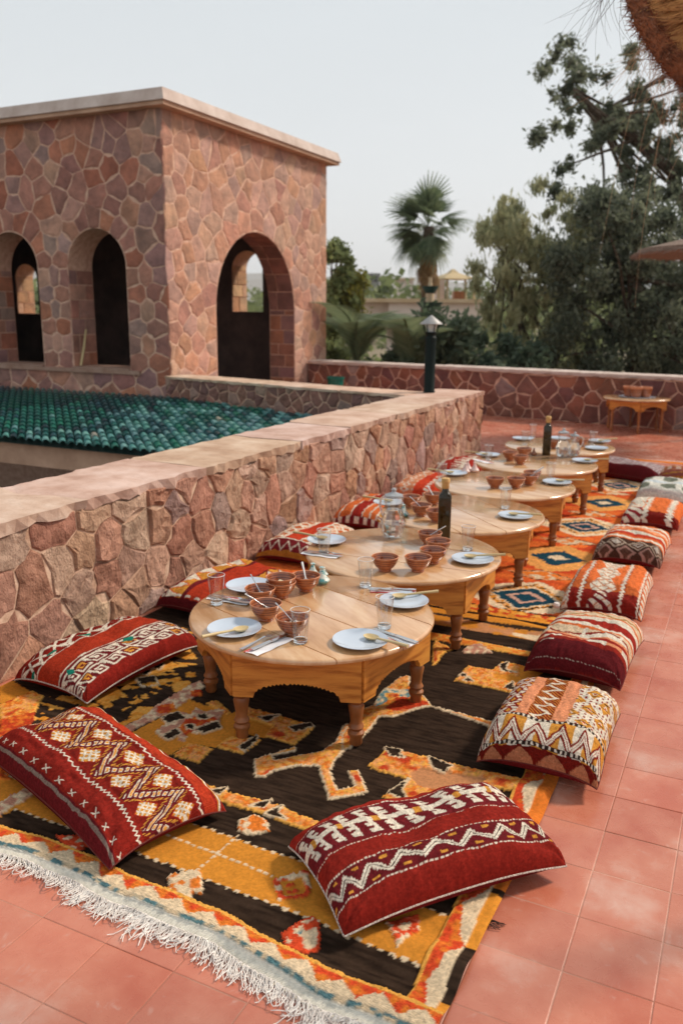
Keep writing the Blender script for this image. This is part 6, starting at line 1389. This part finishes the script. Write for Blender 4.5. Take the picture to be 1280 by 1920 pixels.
# fan palm
PD=34;pc=at(803,425,PD);t=thing('palm_tree','tall fan palm with a skirt of dead brown fronds, right of the tower','palm',(float(pc[0]),float(pc[1]),GZ));o_=np.array([pc[0],pc[1],GZ])
b=MB();b.tube([(0,0,0),(0.05,0,pc[2]-GZ-1.2),(0,0,pc[2]-GZ)],[.28,.24,.2],12);b.obj('trunk',M['bark'],t)
def fan(mat,R0,seed,n=15,open_=130,droop=.32,pet=.6):
    rg=random.Random(seed);V=[];F=[];C=[]
    def add(a,b_,c,d,s):k=len(V);V.extend([a,b_,c,d]);F.append((k,k+1,k+2,k+3));C.extend([s]*4)
    for s_ in range(4):x0,x1=pet*s_/4,pet*(s_+1)/4;add((x0,-.02,0),(x1,-.015,0),(x1,.015,0),(x0,.02,0),.5)
    for k in range(n):
        a=R(-open_/2+open_*k/(n-1));l_=R0*(1-.25*abs(k/(n-1)-.5)*2)*rg.uniform(.88,1.05);w_=R0*.034;dx,dy=math.cos(a),math.sin(a);z0=0;sh=rg.random()
        pts=[]
        for f in (0,.35,.7,1.0):
            zz=-droop*l_*f**2*rg.uniform(.9,1.1);pts.append((pet+dx*l_*f,dy*l_*f,zz))
        ws_=[.01,w_,w_*.8,.006]
        for i in range(3):
            p,q_=pts[i],pts[i+1];w0,w1=ws_[i],ws_[i+1];add((p[0]+dy*w0,p[1]-dx*w0,p[2]),(q_[0]+dy*w1,q_[1]-dx*w1,q_[2]),(q_[0]-dy*w1,q_[1]+dx*w1,q_[2]),(p[0]-dy*w0,p[1]+dx*w0,p[2]),sh)
    return me('frond',V,F,mat,False,np.repeat(np.array(C)[:,None],3,1))
fans=[fan(M['l_palm'],.95,s) for s in (1,2,3)];dfan=[fan(M['l_dead'],.75,s,14,90,.5,.5) for s in (4,5)]
rg=random.Random(12);pzz=pc[2]-GZ
for k in range(64):
    el=R(rg.uniform(-30,88)) if k<52 else R(rg.uniform(-60,-20));az=rg.uniform(0,2*PI)
    sc=rg.uniform(.85,1.35)*(1.0 if el>0 else .95);f=link('frond',fans[k%3],t,(0,0,pzz-.1+.2*math.sin(el)),(0,0,0),(sc,sc,sc));f.rotation_euler=(rg.uniform(-.5,.5),-el,az)
for k in range(40):
    az=rg.uniform(0,2*PI);f=link('dead_frond',dfan[k%2],t,(.12*math.cos(az),.12*math.sin(az),pzz-.35-rg.uniform(0,1.15)));f.rotation_euler=(rg.uniform(-.3,.3),R(rg.uniform(66,88)),az)
# arching feather fronds of a young palm behind the wall
def feather(L,seed,mat,n=52):
    rg=random.Random(seed);V=[];F=[];C=[]
    def sp(f):return np.array([L*.75*f,0,L*(.95*f-.95*f*f*1.0)])
    for k in range(n):
        f=.12+.86*k/n;p=sp(f);d=sp(min(1,f+.02))-p;d/=np.linalg.norm(d);l_=L*.24*math.sin(PI*min(1,f*.85+.12))
        for s_ in (-1,1):
            e=np.array([0,s_,0])*.8+d*.75+np.array([0,0,-.10]);e/=np.linalg.norm(e);w_=d*.0075*L;a=p-w_;b_=p+w_;c=p+e*l_+np.array([0,0,-.12*l_]);q=len(V);V+=[a,b_,c+w_*.1,c-w_*.1];F.append((q,q+1,q+2,q+3));sh=rg.uniform(.2,1);C+=[sh]*4
    for k in range(12):
        p=sp(k/12);q_=sp((k+1)/12);w_=.018*L*(1-k/14);a=len(V);V+=[p+[0,-w_,0],q_+[0,-w_*.9,0],q_+[0,w_*.9,0],p+[0,w_,0]];F.append((a,a+1,a+2,a+3));C+=[1.]*4
    return me('frond',V,F,mat,False,np.repeat(np.array(C)[:,None],3,1))
fm=[feather(2.3,s,M['l_palm']) for s in (1,2)]
for (px,py,d_,lab,angs) in ((668,700,16.2,'young palm with arching feathery fronds just behind the far wall near the tower',[(0,70),(40,55),(90,50),(150,60),(200,55),(250,62),(300,58),(340,45)]),
   (775,720,16.0,'young feathery palm behind the wall, left of the lamp post',[(20,60),(80,50),(140,62),(190,50),(230,64),(280,58),(330,62)])):
    c=at(px,py,d_);t=thing('young_palm',lab,'palm',(float(c[0]),float(c[1]),float(c[2])-.15),0,'young palms behind the far wall')
    b=MB();b.lathe([(.2,-3.4),(.22,0),(.14,.25)],12);b.obj('trunk',M['bark'],t)
    for k,(az,el) in enumerate(angs):f=link('frond',fm[k%2],t,(0,0,.15),(rnd.uniform(-.2,.2),-R(el-14)*.95,R(az)),(.85+.1*(k%3),)*3)
# tiered green bowls on a stem, seen just above the lamp hood
c=at(804,600,26);t=thing('garden_fountain','tiered garden fountain of two green bowls on a pinkish stem, seen above the lamp hood','fountain',(float(c[0]),float(c[1]),GZ))
k_=mpp(26);hz=lambda py:float(at(804,py,26)[2])-GZ
b=MB();b.lathe([(.3,0),(.25,.3),(.13,hz(590)),(.12,hz(575)),(.13,hz(545)),(.06,hz(535)),(.05,hz(520))],14);b.obj('stem',M['render_tan'],t,smooth=True)
for nm,py,rp in (('bowl',575,24),('bowl',545,15)):
    b=MB();z=hz(py);b.lathe([(.08,z-.12),(rp*k_*.6,z-.06),(rp*k_,z+.10),(rp*k_*1.02,z+.13),(rp*k_*.9,z+.13),(.05,z)],20);b.obj('bowl',M['glaze_under'],t,smooth=True)
# thin leafy twig plant rising in front of the cream building
# cream building beyond with a roof terrace
BD=44
def wpt(px,py,d=BD):return at(px,py,d)
Fh=np.array([_F[0],_F[1],0]);Rh=np.array([_R[0],_R[1],0])
def bbox(b,px0,px1,py0,py1,d,dep):
    "box facing the camera whose front face spans the given photo extents at forward distance d"
    a=at(px0,py1,d);c=at(px1,py0,d);k=Rh*((c-a)@Rh);z0,z1=a[2],c[2]
    if py1>800:z0=GZ
    A=a.copy();V=[]
    for z in (z0,z1):
        for w_,q_ in ((0,0),(1,0),(1,1),(0,1)):p=A+k*w_+Fh*dep*q_;V.append((p[0],p[1],z))
    b.add(V,[(0,3,2,1),(4,5,6,7),(0,1,5,4),(1,2,6,5),(2,3,7,6),(3,0,4,7)])
t=thing('cream_building','low cream building with a flat roof terrace and yellow gazebo seen between palm and trees','building',(0,0,0))
b=MB();bbox(b,676,735,566,612,BD,6);bbox(b,728,905,562,610,BD-.6,6);bbox(b,728,738,612,900,BD-.3,5);bbox(b,738,905,600,900,BD+1.6,4);b.obj('wall',M['render_cream'],t)
b=MB();bbox(b,674,905,561,566,BD-.9,7);b.obj('parapet_edge',M['render_tan'],t)
b=MB();bbox(b,720,905,610,617,BD-1.2,3);b.obj('canopy_shadow_beam',M['render_tan'],t)
for x0,x1 in ((742,775),(800,835),(852,890)):
    b=MB();bbox(b,x0,x1,622,650,BD+1.45,.3);b.obj('window',M['dullwin'],t)
b=MB();bbox(b,816,834,520,562,BD+1,1.5);b.obj('stair_turret',M['render_cream'],t)
b=MB();c=at(848,524,BD);a_=np.array(c);k_=mpp(BD);b.lathe([(44*k_,0),(36*k_,4*k_),(12*k_,11*k_),(3*k_,18*k_)],4,c=tuple(a_));b.obj('gazebo_roof',M['thatch'],t)
b=MB()
for px in (822,838,872,888):q_=at(px,562,BD-.2);r2_=at(px,524,BD-.2);b.tube([q_,r2_],.06,6)
b.obj('gazebo_post',M['thatch'],t) 
b=MB();bbox(b,850,870,546,562,BD-.3,.8);b.obj('terrace_seat',M['wood_leg'],t)
# far grey houses and the line of trees
t=thing('grey_building','distant grey flat-topped building above the tree line','building',(0,0,0));b=MB();bbox(b,688,711,514,560,260,12);bbox(b,668,690,528,560,262,10);b.obj('wall',M['hazegrey'] if 'hazegrey' in M else M['dullwin'],t) if False else None
M['greywall']=pmat('grey_render',(.20,.20,.20),(.26,.26,.26),.9,.3,3);b.obj('wall',M['greywall'],t);b=MB();bbox(b,685,713,512,516,258,14);b.obj('roof_edge',M['greywall'],t)
for px in (693,702):b=MB();bbox(b,px,px+4,522,528,259.7,.5);b.obj('window',M['dullwin'],t)
t=thing('pale_building','distant pale low building left of the palm skirt','building',(0,0,0));b=MB();bbox(b,745,775,524,560,300,12);b.obj('wall',M['render_cream'],t);b=MB();bbox(b,743,777,521,525,298,14);b.obj('roof_edge',M['render_tan'],t)
P_=[];R_c=[];rg=random.Random(5)
for k in range(420):
    d=rg.uniform(60,240);px=rg.uniform(-100,1500);z=rg.uniform(-3.4,1.6+.036*d*rg.random());p=at(px,600,d);P_.append(np.array([p[0],p[1],z]));R_c.append(rg.uniform(1.2,3.2)*(1+d/200))
o=leaves('distant_trees',P_,R_c,60000,.55,M['l_mid'],None,91,1.6,flat=.7);tag(o,kind='stuff')
# haze
HB=MB();HB.box((-3600,-190,-4.7),(3600,3600,150));hz_=HB.mesh('haze',None) if False else me('haze',HB.v,HB.f)
hm_=bpy.data.materials.new('haze');hm_.use_nodes=True;N_=hm_.node_tree.nodes;N_.clear();o2=N_.new('ShaderNodeOutputMaterial');pv=N_.new('ShaderNodeVolumePrincipled');pv.inputs['Color'].default_value=(.97,.98,1,1);pv.inputs['Density'].default_value=.00028;pv.inputs['Anisotropy'].default_value=.2
hm_.node_tree.links.new(pv.outputs[0],o2.inputs['Volume']);hz_.materials.append(hm_);USE_HAZE=True
if USE_HAZE:tag(link('haze',hz_),kind='stuff')
